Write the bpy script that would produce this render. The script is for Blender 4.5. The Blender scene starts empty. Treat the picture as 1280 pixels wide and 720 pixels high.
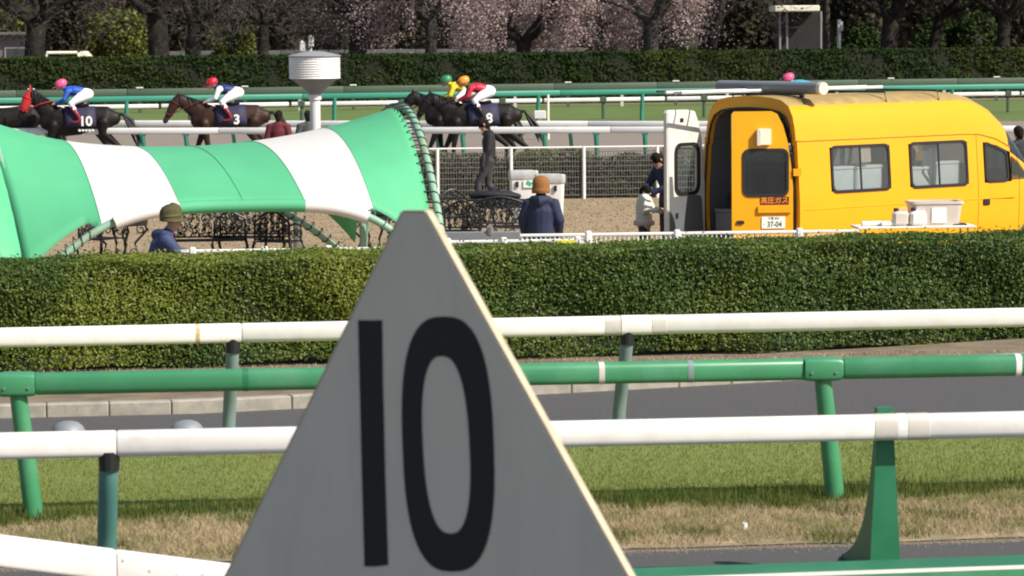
import bpy, math, random
import numpy as np
from mathutils import Vector, Matrix
from mathutils.geometry import tessellate_polygon
R = math.radians
random.seed(7); rng = np.random.default_rng(7)
SC = bpy.context.scene
COL = SC.collection

# ------------------------------------------------------------------ camera, sky, sun, exposure
FPX, CH, PITCH, ROLL = 4000.0, 3.7, (360 - 21) / 4000.0, -0.008
CROT = Matrix.Rotation(math.pi / 2 - PITCH, 3, 'X') @ Matrix.Rotation(ROLL, 3, 'Z')
cam_d = bpy.data.cameras.new('camera'); cam = bpy.data.objects.new('camera', cam_d); COL.objects.link(cam)
cam.matrix_world = Matrix.Translation((0, 0, CH)) @ CROT.to_4x4()
cam_d.sensor_width = 36; cam_d.lens = 36 * FPX / 1280; cam_d.clip_start = 0.5; cam_d.clip_end = 3000
cam_d.dof.use_dof = True; cam_d.dof.focus_distance = 44; cam_d.dof.aperture_fstop = 6.5
SC.camera = cam
SUN_DIR = Vector((0.84, -0.54, 0)).normalized(); SUN_EL = R(43)
world = bpy.data.worlds.new('World'); SC.world = world; world.use_nodes = True
wn = world.node_tree; bg = wn.nodes['Background']
sky = wn.nodes.new('ShaderNodeTexSky'); sky.sky_type = 'NISHITA'; sky.sun_disc = False
sky.sun_elevation = SUN_EL; sky.sun_rotation = math.atan2(SUN_DIR.x, SUN_DIR.y)
sky.air_density = 1.0; sky.dust_density = 1.5
wn.links.new(sky.outputs[0], bg.inputs[0]); bg.inputs[1].default_value = 0.085
sun_d = bpy.data.lights.new('sun', 'SUN'); sun_d.energy = 4.3; sun_d.angle = R(0.55); sun_d.color = (1, .93, .82)
sun = bpy.data.objects.new('sun', sun_d); COL.objects.link(sun); sun.location = (30, -20, 40)
sv = Vector((SUN_DIR.x * math.cos(SUN_EL), SUN_DIR.y * math.cos(SUN_EL), math.sin(SUN_EL)))
sun.rotation_euler = sv.to_track_quat('Z', 'Y').to_euler()
SC.view_settings.view_transform = 'Standard'; SC.view_settings.look = 'None'
SC.view_settings.exposure = 0.5; SC.view_settings.gamma = 1; SC.view_settings.use_curve_mapping = False
SC.cycles.pixel_filter_type = 'BLACKMAN_HARRIS'; SC.cycles.filter_width = 2.0
SC.cycles.max_bounces = 6; SC.cycles.transparent_max_bounces = 12

# ------------------------------------------------------------------ photo pixel -> place
CP = Vector((0, 0, CH))
def ray(px, py): return (CROT @ Vector(((px - 640) / FPX, (360 - py) / FPX, -1))).normalized()
def on_z(px, py, z=0.0):
    d = ray(px, py); return CP + d * ((z - CH) / d.z)
def at_d(px, py, D):
    d = ray(px, py); return CP + d * (D / d.y)
def gx(px, D, z=0.0):
    """ground place seen in pixel column px at depth D"""
    return Vector(((px - 640) / FPX * D * 1.0, D, z))
def on_plane(px, py, p, n):
    d = ray(px, py); return CP + d * ((p - CP).dot(n) / d.dot(n))

# ------------------------------------------------------------------ materials
MATS = {}
def mat(name, col, rough=.55, var=.12, scale=6.0, metal=0.0, bump=0.0, bscale=60.0, spec=.5, dirt=None, dscale=2.0, damt=.5, stretch=None):
    if name in MATS: return MATS[name]
    m = bpy.data.materials.new(name); m.use_nodes = True; nt = m.node_tree; N = nt.nodes; L = nt.links
    b = N['Principled BSDF']; b.inputs['Roughness'].default_value = rough; b.inputs['Metallic'].default_value = metal
    b.inputs['Specular IOR Level'].default_value = spec
    tc = N.new('ShaderNodeTexCoord'); src = tc.outputs['Object']
    if stretch:
        mp = N.new('ShaderNodeMapping'); mp.inputs['Scale'].default_value = stretch; L.new(src, mp.inputs[0]); src = mp.outputs[0]
    n = N.new('ShaderNodeTexNoise'); n.inputs['Scale'].default_value = scale; n.inputs['Detail'].default_value = 6; L.new(src, n.inputs['Vector'])
    mx = N.new('ShaderNodeMix'); mx.data_type = 'RGBA'
    c = Vector(col[:3])
    mx.inputs[6].default_value = (*[max(0, v * (1 - var)) for v in c], 1); mx.inputs[7].default_value = (*[min(1, v * (1 + var)) for v in c], 1)
    rp = N.new('ShaderNodeValToRGB'); rp.color_ramp.elements[0].position = .32; rp.color_ramp.elements[1].position = .68
    L.new(n.outputs[0], rp.inputs[0]); L.new(rp.outputs[0], mx.inputs[0]); out = mx.outputs[2]
    if dirt:
        n2 = N.new('ShaderNodeTexNoise'); n2.inputs['Scale'].default_value = dscale; n2.inputs['Detail'].default_value = 9; n2.inputs['Roughness'].default_value = .65; L.new(src, n2.inputs['Vector'])
        r2 = N.new('ShaderNodeValToRGB'); r2.color_ramp.elements[0].position = .48; r2.color_ramp.elements[1].position = .75
        r2.color_ramp.elements[1].color = (damt, damt, damt, 1); L.new(n2.outputs[0], r2.inputs[0])
        m2 = N.new('ShaderNodeMix'); m2.data_type = 'RGBA'; m2.inputs[7].default_value = (*dirt, 1)
        L.new(r2.outputs[0], m2.inputs[0]); L.new(out, m2.inputs[6]); out = m2.outputs[2]
    L.new(out, b.inputs['Base Color'])
    if bump:
        n3 = N.new('ShaderNodeTexNoise'); n3.inputs['Scale'].default_value = bscale; n3.inputs['Detail'].default_value = 4; L.new(src, n3.inputs['Vector'])
        bp = N.new('ShaderNodeBump'); bp.inputs['Strength'].default_value = bump; bp.inputs['Distance'].default_value = .02
        L.new(n3.outputs[0], bp.inputs['Height']); L.new(bp.outputs[0], b.inputs['Normal'])
    MATS[name] = m; return m

def leafmat(name, dark, light, patch=None, pscale=1.0, trans=.25, rough=.5, spec=.3):
    """foliage: random shade per leaf plus broad patches of another tint"""
    if name in MATS: return MATS[name]
    m = bpy.data.materials.new(name); m.use_nodes = True; nt = m.node_tree; N = nt.nodes; L = nt.links
    b = N['Principled BSDF']; b.inputs['Roughness'].default_value = rough; b.inputs['Specular IOR Level'].default_value = spec
    g = N.new('ShaderNodeNewGeometry'); mx = N.new('ShaderNodeMix'); mx.data_type = 'RGBA'
    mx.inputs[6].default_value = (*dark, 1); mx.inputs[7].default_value = (*light, 1); L.new(g.outputs['Random Per Island'], mx.inputs[0]); out = mx.outputs[2]
    if patch:
        tc = N.new('ShaderNodeTexCoord'); n = N.new('ShaderNodeTexNoise'); n.inputs['Scale'].default_value = pscale; n.inputs['Detail'].default_value = 3
        L.new(tc.outputs['Object'], n.inputs['Vector']); rp = N.new('ShaderNodeValToRGB'); rp.color_ramp.elements[0].position = .42; rp.color_ramp.elements[1].position = .66
        L.new(n.outputs[0], rp.inputs[0]); ml = N.new('ShaderNodeMath'); ml.operation = 'MULTIPLY'; ml.inputs[1].default_value = .8; L.new(rp.outputs[0], ml.inputs[0])
        m2 = N.new('ShaderNodeMix'); m2.data_type = 'RGBA'; m2.inputs[7].default_value = (*patch, 1); L.new(ml.outputs[0], m2.inputs[0]); L.new(out, m2.inputs[6]); out = m2.outputs[2]
    L.new(out, b.inputs['Base Color'])
    t = N.new('ShaderNodeBsdfTranslucent'); L.new(out, t.inputs[0]); ms = N.new('ShaderNodeMixShader'); ms.inputs[0].default_value = trans
    L.new(b.outputs[0], ms.inputs[1]); L.new(t.outputs[0], ms.inputs[2]); L.new(ms.outputs[0], N['Material Output'].inputs[0])
    MATS[name] = m; return m

def glassmat(name, tint, clear):
    m = bpy.data.materials.new(name); m.use_nodes = True; nt = m.node_tree; N = nt.nodes; L = nt.links
    for n in list(N):
        if n.type == 'BSDF_PRINCIPLED': N.remove(n)
    tr = N.new('ShaderNodeBsdfTransparent'); tr.inputs[0].default_value = (*[v * clear for v in tint], 1)
    gl = N.new('ShaderNodeBsdfGlossy'); gl.inputs['Roughness'].default_value = .03
    lw = N.new('ShaderNodeLayerWeight'); lw.inputs[0].default_value = .5; pw = N.new('ShaderNodeMath'); pw.operation = 'POWER'; pw.inputs[1].default_value = 4; L.new(lw.outputs['Facing'], pw.inputs[0])
    fr = N.new('ShaderNodeMath'); fr.operation = 'MULTIPLY_ADD'; fr.inputs[1].default_value = .85; fr.inputs[2].default_value = .045; L.new(pw.outputs[0], fr.inputs[0])
    ms = N.new('ShaderNodeMixShader'); L.new(fr.outputs[0], ms.inputs[0]); L.new(tr.outputs[0], ms.inputs[1]); L.new(gl.outputs[0], ms.inputs[2])
    df = N.new('ShaderNodeBsdfDiffuse'); df.inputs[0].default_value = (.34, .36, .38, 1); m2 = N.new('ShaderNodeMixShader'); m2.inputs[0].default_value = .07  # even diffuse grey: dust film, also standing in for reflected bright surroundings
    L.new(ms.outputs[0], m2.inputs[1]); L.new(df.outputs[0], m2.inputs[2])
    L.new(m2.outputs[0], N['Material Output'].inputs[0]); MATS[name] = m; return m

# ------------------------------------------------------------------ mesh helpers
def frame(d, ref=Vector((0, 0, 1))):
    d = d.normalized()
    if abs(d.dot(ref)) > .97: ref = Vector((0, 1, 0))
    a = d.cross(ref).normalized(); b = a.cross(d).normalized(); return a, b

class MB:
    def __init__(s): s.v = []; s.f = []; s.m = []
    def add(s, vs, fs, mi=0):
        o = len(s.v); s.v.extend(Vector(v) for v in vs); s.f.extend([tuple(i + o for i in f) for f in fs]); s.m.extend([mi] * len(fs)); return s
    def box(s, c, size, M=None, mi=0, bev=0.0):
        x, y, z = size[0] / 2, size[1] / 2, size[2] / 2; c = Vector(c); M = M or Matrix.Identity(3)
        if not bev:
            vs = [c + M @ Vector((i * x, j * y, k * z)) for i in (-1, 1) for j in (-1, 1) for k in (-1, 1)]
            return s.add(vs, [(0, 1, 3, 2), (4, 6, 7, 5), (0, 4, 5, 1), (2, 3, 7, 6), (0, 2, 6, 4), (1, 5, 7, 3)], mi)
        b = min(bev, x * .9, y * .9, z * .9); rings = []
        for (zz, k) in ((-z, b), (-z + b, 0), (z - b, 0), (z, b)):
            xx, yy = x - k, y - k; bb = b if not k else b * .6
            rings.append([(-xx + bb, -yy), (xx - bb, -yy), (xx, -yy + bb), (xx, yy - bb), (xx - bb, yy), (-xx + bb, yy), (-xx, yy - bb), (-xx, -yy + bb)])
            rings[-1] = [c + M @ Vector((p[0], p[1], zz)) for p in rings[-1]]
        return s.rings(rings, True, mi)
    def rings(s, rings, caps=True, mi=0, closed=True):
        n = len(rings[0]); vs = [p for r in rings for p in r]; fs = []
        for i in range(len(rings) - 1):
            for j in range(n if closed else n - 1):
                k = (j + 1) % n; fs.append((i * n + j, i * n + k, (i + 1) * n + k, (i + 1) * n + j))
        if caps: fs.append(tuple(range(n - 1, -1, -1))); fs.append(tuple((len(rings) - 1) * n + j for j in range(n)))
        return s.add(vs, fs, mi)
    def tube(s, pts, rad, n=8, caps=True, mi=0, ref=Vector((0, 0, 1)), round_ends=False, flat=1.0):
        pts = [Vector(p) for p in pts]; rad = rad if isinstance(rad, (list, tuple)) else [rad] * len(pts); rg = []
        for i, p in enumerate(pts):
            d = pts[min(i + 1, len(pts) - 1)] - pts[max(i - 1, 0)]; a, b = frame(d, ref); r = rad[i]
            ra, rb = r if isinstance(r, (list, tuple)) else (r, r * flat)
            ring = [p + a * (ra * math.cos(2 * math.pi * k / n)) + b * (rb * math.sin(2 * math.pi * k / n)) for k in range(n)]
            if round_ends and i in (0, len(pts) - 1):
                e = d.normalized() * (-1 if i == 0 else 1); mr = min(ra, rb)
                ex = [[p + e * (mr * math.sin(t)) + (q - p) * math.cos(t) for q in ring] for t in (R(35), R(65), R(85))]
                rg.extend((ex[::-1] + [ring]) if i == 0 else ([ring] + ex))
            else: rg.append(ring)
        return s.rings(rg, caps, mi)
    def lathe(s, prof, c, n=24, mi=0, caps=True):
        c = Vector(c); return s.rings([[c + Vector((r * math.cos(2 * math.pi * k / n), r * math.sin(2 * math.pi * k / n), z)) for k in range(n)] for r, z in prof], caps, mi)
    def plate(s, outer, holes, fn, t0, t1, mi=0):
        """flat plate with holes: fn(u, v, t) gives the place"""
        loops = [outer] + holes; tri = tessellate_polygon([[Vector((p[0], p[1], 0)) for p in l] for l in loops]); flat = [p for l in loops for p in l]
        for t, flip in ((t0, False), (t1, True)):
            s.add([fn(p[0], p[1], t) for p in flat], [tuple(f[::-1]) if flip else tuple(f) for f in tri], mi)
        for l in loops:
            n = len(l); s.add([fn(p[0], p[1], t) for t in (t0, t1) for p in l], [(i, (i + 1) % n, n + (i + 1) % n, n + i) for i in range(n)], mi)
        return s
    def build(s, name, mats, parent=None, org=None, smooth=False, kind=None, fixn=True):
        me = bpy.data.meshes.new(name); o = Vector(org) if org is not None else Vector((0, 0, 0))
        me.from_pydata([v - o for v in s.v], [], s.f)
        mats = mats if isinstance(mats, (list, tuple)) else [mats]
        for m in mats: me.materials.append(MATS[m] if isinstance(m, str) else m)
        if len(mats) > 1: me.polygons.foreach_set('material_index', s.m)
        if fixn:
            import bmesh
            bm = bmesh.new(); bm.from_mesh(me); bmesh.ops.recalc_face_normals(bm, faces=bm.faces); bm.to_mesh(me); bm.free()
        if smooth:
            me.polygons.foreach_set('use_smooth', [True] * len(me.polygons)); me.set_sharp_from_angle(angle=R(smooth if smooth > 1 else 40))
        ob = bpy.data.objects.new(name, me); COL.objects.link(ob)
        if parent is not None: ob.parent = parent
        elif org is not None: ob.location = o
        if kind: ob['kind'] = kind
        return ob

def rrect(u0, v0, u1, v1, r, n=5):
    out = []
    for cx, cy, a in ((u1 - r, v0 + r, -90), (u1 - r, v1 - r, 0), (u0 + r, v1 - r, 90), (u0 + r, v0 + r, 180)):
        for k in range(n): t = R(a + 90 * k / (n - 1)); out.append((cx + r * math.cos(t), cy + r * math.sin(t)))
    return out

def thing(name, label, cat, loc=(0, 0, 0), rotz=0, group=None):
    o = bpy.data.objects.new(name, None); COL.objects.link(o); o.empty_display_size = .2
    o.location = loc; o.rotation_euler = (0, 0, rotz); o['label'] = label; o['category'] = cat
    if group: o['group'] = group
    return o
def tag(o, label, cat, group=None):
    o['label'] = label; o['category'] = cat
    if group: o['group'] = group
    return o
def dup(root, loc, rotz=None, label=None, scale=None):
    def cp(o, par):
        c = o.copy(); COL.objects.link(c); c.parent = par
        for ch in list(o.children): cp(ch, c)
        return c
    r = cp(root, None); r.location = loc
    if rotz is not None: r.rotation_euler = (0, 0, rotz)
    if label: r['label'] = label
    if scale: r.scale = scale
    return r

def leaf_mesh(name, pts, nrm, size, mats, parent=None, org=(0, 0, 0), asp=.55, kind=None, jit=.6, mi=None, sizej=.35):
    """rhombic leaves at pts facing about nrm"""
    n = len(pts); pts = np.asarray(pts) - np.asarray(org); nrm = np.asarray(nrm) + rng.normal(0, jit, (n, 3)); nrm /= np.linalg.norm(nrm, axis=1)[:, None] + 1e-9
    t = rng.normal(0, 1, (n, 3)); t -= nrm * (t * nrm).sum(1)[:, None]; t /= np.linalg.norm(t, axis=1)[:, None] + 1e-9
    b = np.cross(nrm, t); sz = (size * (1 + rng.uniform(-sizej, sizej, n)))[:, None]
    V = np.stack([pts - t * sz, pts + b * sz * asp, pts + t * sz, pts - b * sz * asp], 1).reshape(-1, 3)
    return quads(name, V, 4, mats, parent, kind, mi)
def quads(name, V, k, mats, parent=None, kind=None, mi=None):
    n = len(V) // k; me = bpy.data.meshes.new(name); me.vertices.add(len(V)); me.vertices.foreach_set('co', V.astype(np.float32).ravel())
    me.loops.add(len(V)); me.loops.foreach_set('vertex_index', np.arange(len(V), dtype=np.int32)); me.polygons.add(n)
    me.polygons.foreach_set('loop_start', np.arange(0, len(V), k, dtype=np.int32))
    for m in (mats if isinstance(mats, (list, tuple)) else [mats]): me.materials.append(MATS[m])
    if mi is not None: me.polygons.foreach_set('material_index', np.asarray(mi, dtype=np.int32))
    me.update(calc_edges=True); me.validate(); ob = bpy.data.objects.new(name, me); COL.objects.link(ob)
    if parent is not None: ob.parent = parent
    if kind: ob['kind'] = kind
    return ob

def text(body, size, m, parent, M, name='lettering', bold=0.0, sx=1.0):
    cu = bpy.data.curves.new(name, 'FONT'); cu.body = body; cu.size = size; cu.align_x = 'CENTER'; cu.align_y = 'CENTER'; cu.offset = bold; cu.extrude = .0008
    t = bpy.data.objects.new(name, cu); COL.objects.link(t); bpy.context.view_layer.update()
    me = bpy.data.meshes.new_from_object(t.evaluated_get(bpy.context.evaluated_depsgraph_get()))
    bpy.data.objects.remove(t); me.materials.clear(); me.materials.append(MATS[m])
    ob = bpy.data.objects.new(name, me); COL.objects.link(ob); ob.parent = parent; ob.matrix_local = M @ Matrix.Diagonal((sx, 1, 1, 1)); return ob

# fused figure: chains of elliptical rings are merged into one skin
def figure(name, segs, mats, parent, voxel=.014, smooth=3, extra=None):
    mb = MB()
    for sg in segs:
        mb.tube([p[:3] for p in sg['p']], [(p[3], p[4] if len(p) > 4 else p[3]) for p in sg['p']], n=14, ref=Vector(sg.get('ref', (1, 0, .02))), round_ends=True)
    tmp = mb.build('tmp', [mats[0]])
    md = tmp.modifiers.new('r', 'REMESH'); md.mode = 'VOXEL'; md.voxel_size = voxel
    if smooth: ms = tmp.modifiers.new('s', 'SMOOTH'); ms.factor = .5; ms.iterations = smooth
    bpy.context.view_layer.update()
    me = bpy.data.meshes.new_from_object(tmp.evaluated_get(bpy.context.evaluated_depsgraph_get())); bpy.data.objects.remove(tmp)
    me.name = name; me.materials.clear()
    for m in mats: me.materials.append(MATS[m])
    n = len(me.polygons); C = np.empty(n * 3); me.polygons.foreach_get('center', C); C = C.reshape(-1, 3)
    best = np.full(n, 1e9); idx = np.zeros(n, int)
    for sg in segs:
        P = sg['p']
        for a, b in zip(P[:-1], P[1:]):
            A = np.array(a[:3]); B = np.array(b[:3]); d = B - A; t = np.clip(((C - A) @ d) / (d @ d + 1e-9), 0, 1)
            ra = (a[3] + (a[4] if len(a) > 4 else a[3])) / 2; rb = (b[3] + (b[4] if len(b) > 4 else b[3])) / 2
            dist = np.linalg.norm(C - A - t[:, None] * d, axis=1) - (ra + (rb - ra) * t) * (1 if not sg.get('over') else 1.25)
            w = dist < best; best[w] = dist[w]; idx[w] = sg['m']
    me.polygons.foreach_set('material_index', idx.astype(np.int32)); me.polygons.foreach_set('use_smooth', [True] * n)
    if extra and extra.v:
        import bmesh
        bm = bmesh.new(); bm.from_mesh(me); vs = [bm.verts.new(v) for v in extra.v]
        for f, k in zip(extra.f, extra.m):
            fc = bm.faces.new([vs[i] for i in f]); fc.material_index = k; fc.smooth = True
        bm.to_mesh(me); bm.free()
    ob = bpy.data.objects.new(name, me); COL.objects.link(ob); ob.parent = parent; return ob

def finger_hand(mb, wrist, elbow, mi, sc=1.0, curl=.5, side=1):
    """five separate bent fingers growing from the palm"""
    w = Vector(wrist); d = (w - Vector(elbow)).normalized(); a, b = frame(d)
    palm = w + d * .075 * sc
    for k, ln in enumerate((.062, .072, .068, .052)):
        off = a * ((k - 1.5) * .019 * sc); p0 = palm + off; p1 = p0 + d * ln * .5 * sc - b * .006 * sc
        p2 = p1 + (d * (1 - curl) - b * curl).normalized() * ln * .35 * sc; p3 = p2 + (d * (1 - curl * 1.5) - b * curl * 1.6).normalized() * ln * .3 * sc
        mb.tube([p0 - d * .02 * sc, p1, p2, p3], [.0095 * sc, .009 * sc, .008 * sc, .006 * sc], n=6, mi=mi)
    t0 = w + d * .03 * sc + a * .03 * sc * side; mb.tube([t0, t0 + (d + a * side * .9).normalized() * .035 * sc, t0 + (d * 1.4 + a * side * .5 - b * .4).normalized() * .065 * sc], [.012 * sc, .01 * sc, .007 * sc], n=6, mi=mi)

# ------------------------------------------------------------------ palette
mat('asphalt', (.082, .080, .079), .9, .18, 30, bump=.5, bscale=180, dirt=(.09, .085, .08), dscale=1.2)
mat('earth', (.20, .155, .105), .95, .25, 3, bump=.6, bscale=40, dirt=(.12, .10, .05), dscale=2)
mat('verge', (.33, .255, .15), .95, .28, 5, bump=.6, bscale=90, dirt=(.10, .11, .035), dscale=1.6, damt=.7)
mat('turf', (.185, .225, .052), .9, .18, 8, bump=.5, bscale=150, dirt=(.23, .26, .06), dscale=.8, stretch=(1, 3, 1))
mat('far_turf', (.10, .15, .028), .9, .12, .5, dirt=(.13, .16, .04), dscale=.3)
mat('dry_lawn', (.33, .245, .15), .95, .22, 2.2, bump=.7, bscale=30, dirt=(.20, .155, .075), dscale=.9, damt=.75, stretch=(1, 3.0, 1))
mat('dirt_track', (.225, .185, .15), .95, .1, 2, bump=.4, bscale=20)
mat('gravel_grey', (.17, .15, .13), .95, .35, 40)
mat('kerbstone', (.36, .33, .275), .9, .14, 9, bump=.3, bscale=80, dirt=(.17, .15, .12), dscale=3)
mat('rail_white', (.84, .80, .76), .42, .03, 2, dirt=(.55, .49, .41), dscale=5, damt=.4, bump=.06, bscale=6)
mat('far_white', (.72, .71, .70), .5, .05, 1, dirt=(.45, .44, .42), dscale=1.2, damt=.5)
mat('tape_grey', (.60, .56, .51), .6, .05, 12)
mat('tape_white', (.83, .81, .76), .45, .03, 12)
mat('rail_green', (.055, .25, .115), .36, .08, 2.5, dirt=(.14, .36, .21), dscale=1.6, damt=.7, spec=.45)
mat('rail_green_dark', (.018, .165, .07), .45, .08, 2.5, dirt=(.05, .22, .12), dscale=2)
mat('post_teal', (.075, .21, .18), .5, .1, 3, dirt=(.14, .23, .22), dscale=3)
mat('post_grey_teal', (.19, .26, .25), .5, .1, 3, dirt=(.22, .27, .27), dscale=3)
mat('far_green', (.04, .25, .18), .5, .06, 1)
mat('olive_green', (.065, .10, .066), .6, .08, 1)
mat('black_print', (.006, .006, .007), .6, .3, 20)
mat('sign_grey', (.62, .57, .475), .5, .05, 3, dirt=(.44, .41, .35), dscale=1.6, damt=.55, bump=.08, stretch=(1.6, 1.6, .45))
mat('sign_edge', (.50, .42, .30), .7, .12, 8)
mat('steel', (.35, .36, .37), .4, .1, 5, metal=.6)
mat('tent_green', (.095, .425, .215), .55, .05, 1.5, bump=.12, bscale=2.2, spec=.3, stretch=(1, 1, .35))
mat('tent_white', (.66, .64, .61), .55, .03, 1.0, dirt=(.60, .57, .53), dscale=1.2, damt=.4, spec=.3)
mat('mint_pipe', (.24, .42, .315), .5, .1, 5, dirt=(.22, .15, .06), dscale=5, damt=.8)
mat('rope', (.035, .04, .035), .8, .2, 20)
mat('van_yellow', (.82, .375, .008), .30, .025, 1.0, dirt=(.72, .335, .015), dscale=1.6, damt=.4)
mat('van_roof_dirt', (.36, .25, .09), .75, .2, 4, dirt=(.2, .15, .07), dscale=3)
mat('van_trim', (.012, .012, .013), .55, .15, 8)
mat('van_grey', (.13, .14, .15), .6, .08, 3)
mat('van_pale', (.74, .72, .66), .55, .05, 3, dirt=(.45, .43, .38), dscale=4)
mat('white_plastic', (.80, .79, .76), .45, .04, 4)
mat('pipe_grey', (.22, .225, .235), .4, .06, 2, dirt=(.24, .24, .25), dscale=3)
mat('iron', (.012, .012, .013), .45, .25, 20, spec=.5)
mat('skin', (.50, .285, .195), .55, .08, 12)
mat('hair', (.014, .011, .010), .85, .3, 40, spec=.12)
mat('navy', (.014, .020, .058), .75, .18, 10, bump=.25, bscale=20)
mat('blue_jacket', (.030, .044, .115), .75, .16, 10, bump=.25, bscale=20)
mat('maroon', (.115, .012, .022), .75, .15, 10)
mat('black_cloth', (.012, .013, .017), .75, .25, 12, bump=.25, bscale=20)
mat('charcoal_cloth', (.035, .036, .04), .8, .2, 12)
mat('grey_green_cloth', (.06, .07, .065), .8, .2, 12)
mat('brown_knit', (.27, .115, .030), .9, .15, 50, bump=.5, bscale=120)
mat('olive_felt', (.075, .068, .024), .85, .18, 15)
mat('hat_band', (.11, .10, .035), .85, .15, 15)
mat('cream_knit', (.66, .66, .58), .85, .08, 18)
mat('pale_pink', (.62, .40, .36), .8, .08, 18)
mat('horse_dark', (.013, .010, .009), .55, .3, 3, spec=.22)
mat('horse_bay', (.038, .017, .011), .52, .3, 2.5, spec=.25)
mat('mane', (.006, .005, .005), .6, .3, 20)
mat('hoof', (.02, .018, .016), .6)
mat('red_hood', (.55, .02, .025), .7, .08)
mat('cloth_navy', (.018, .016, .050), .7, .1)
mat('breeches', (.80, .78, .80), .6, .04, 8)
mat('boot', (.02, .012, .012), .35)
mat('boot_red', (.22, .018, .03), .4)
mat('silk_blue', (.022, .085, .42), .45, .06, 6)
mat('silk_navy', (.018, .028, .14), .45, .06, 6)
mat('silk_yellow', (.72, .55, .018), .45, .06, 6)
mat('silk_red', (.46, .014, .035), .45, .06, 6)
mat('silk_green', (.02, .12, .045), .45, .06, 6)
mat('silk_cyan', (.05, .38, .55), .45, .06, 6)
mat('cap_pink', (.85, .10, .26), .4, .05)
mat('cap_red', (.50, .014, .03), .4, .05)
mat('cap_green', (.03, .23, .085), .4, .05)
mat('cap_orange', (.86, .30, .04), .4, .05)
mat('mesh_wire', (.15, .15, .145), .5, .1)
mat('bark', (.024, .0205, .0175), .95, .45, 3, bump=1.0, bscale=9, dirt=(.045, .042, .034), dscale=1.8, spec=.2)  # bark tone lightened a little in place of distance haze
mat('bark_pale', (.05, .044, .038), .9, .3, 5, bump=.8, bscale=14)
mat('twig', (.055, .042, .03), .9, .3, 6)
mat('tub', (.62, .55, .49), .45, .05, 4)
mat('label_paper', (.82, .82, .78), .7, .03)
mat('sticker_red', (.09, .012, .006), .6)
mat('sticker_orange', (.85, .26, .01), .6)
mat('plate_green', (.05, .09, .06), .6)
mat('yellow_mark', (.78, .72, .06), .5)
mat('emblem_green', (.05, .40, .22), .5)
mat('bag_clear', (.50, .50, .49), .3, .1, 8, bump=.4, bscale=15)
mat('concrete', (.22, .215, .21), .85, .1, 1.5, dirt=(.14, .135, .13), dscale=.8)
mat('roof_grey', (.12, .12, .125), .7, .1, 2)
mat('wall_brownish', (.18, .15, .14), .85, .12, 1.5)
mat('cream_trim', (.82, .78, .62), .6, .05, 2)
mat('wood_dark', (.03, .022, .016), .8, .25, 5)
leafmat('hedge_leaf', (.040, .080, .014), (.105, .170, .030), (.215, .250, .032), .62, .28, rough=.5, spec=.32)
leafmat('far_hedge_leaf', (.014, .028, .007), (.030, .052, .013), (.045, .062, .012), .22, .2, rough=.7, spec=.1)
leafmat('blossom', (.27, .19, .175), (.66, .51, .49), None, 1, .3, rough=.8)
leafmat('blossom_dull', (.045, .034, .030), (.15, .108, .102), None, 1, .25, rough=.8)
leafmat('evergreen', (.022, .022, .015), (.058, .058, .036), (.078, .070, .046), .25, .2, rough=.9, spec=.05)  # grey-brown winter growth, lightened further to stand in for haze
leafmat('shrub_lime', (.055, .075, .010), (.15, .17, .022), None, 1, .2)
leafmat('grass_blade', (.145, .185, .042), (.26, .30, .078), (.225, .25, .06), .7, .35, rough=.7, spec=.2)
leafmat('grass_long', (.045, .075, .014), (.12, .165, .035), (.16, .17, .045), 1.2, .3, rough=.7, spec=.15)
leafmat('lawn_blade', (.27, .20, .12), (.40, .31, .20), None, 1, .3, rough=.9, spec=.1)
leafmat('grass_dry', (.26, .20, .105), (.56, .46, .28), (.20, .21, .065), 1.6, .25, rough=.8)
leafmat('weed', (.05, .05, .030), (.16, .14, .085), (.11, .13, .03), .8, .2)
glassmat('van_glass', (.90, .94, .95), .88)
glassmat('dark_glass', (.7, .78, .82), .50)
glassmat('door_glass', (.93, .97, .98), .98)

# ------------------------------------------------------------------ the ground
TAN = math.tan(R(7.3))
def strip(name, D0, D1, mt, z, w=70, parent=None, edge=0.0, n=1):
    mb = MB(); vs = []; fs = []
    for i in range(n + 1):
        x = -w + 2 * w * i / n
        for D in (D0, D1): vs.append((x, D + x * TAN + (rng.normal(0, edge) if edge else 0), z))
    for i in range(n): fs.append((2 * i, 2 * i + 2, 2 * i + 3, 2 * i + 1))
    o = mb.add(vs, fs).build(name, mt, fixn=False); o['kind'] = 'structure'; return o
g = MB().add([(-900, -80, 0), (900, -80, 0), (900, 1500, 0), (-900, 1500, 0)], [(0, 1, 2, 3)]).build('ground', 'earth', fixn=False); g['kind'] = 'structure'
strip('asphalt_path', 2, 21.75, 'asphalt', .004, 40, edge=.02, n=160)
strip('dry_verge', 21.9, 23.9, 'verge', .008, 40, edge=.03, n=200)
strip('turf', 23.72, 28.75, 'turf', .012, 40, edge=.03, n=200)
strip('dry_lawn', 35.6, 65.6, 'dry_lawn', .004, 60)
strip('dirt_track', 66.4, 107, 'dirt_track', .004, 90)
strip('far_turf', 107, 133, 'far_turf', .008, 120)
strip('far_road', 146, 172, 'asphalt', .004, 160)
# the service road behind the turf follows the kerb's bend
KERB = [on_z(x, y) for x, y in ((-260, 531), (0, 524), (250, 518), (450, 508), (640, 496), (800, 487.5), (977, 477.5), (1090, 471), (1200, 464), (1330, 455), (1500, 443))]
mb = MB(); vs = []; fs = []
for i, p in enumerate(KERB): vs += [(p.x * .93, 28.6 + p.x * TAN, .008), (p.x, p.y, .008)]
for i in range(len(KERB) - 1): fs.append((2 * i, 2 * i + 2, 2 * i + 3, 2 * i + 1))
o = mb.add(vs, fs).build('service_road', 'asphalt', fixn=False); o['kind'] = 'structure'

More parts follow.
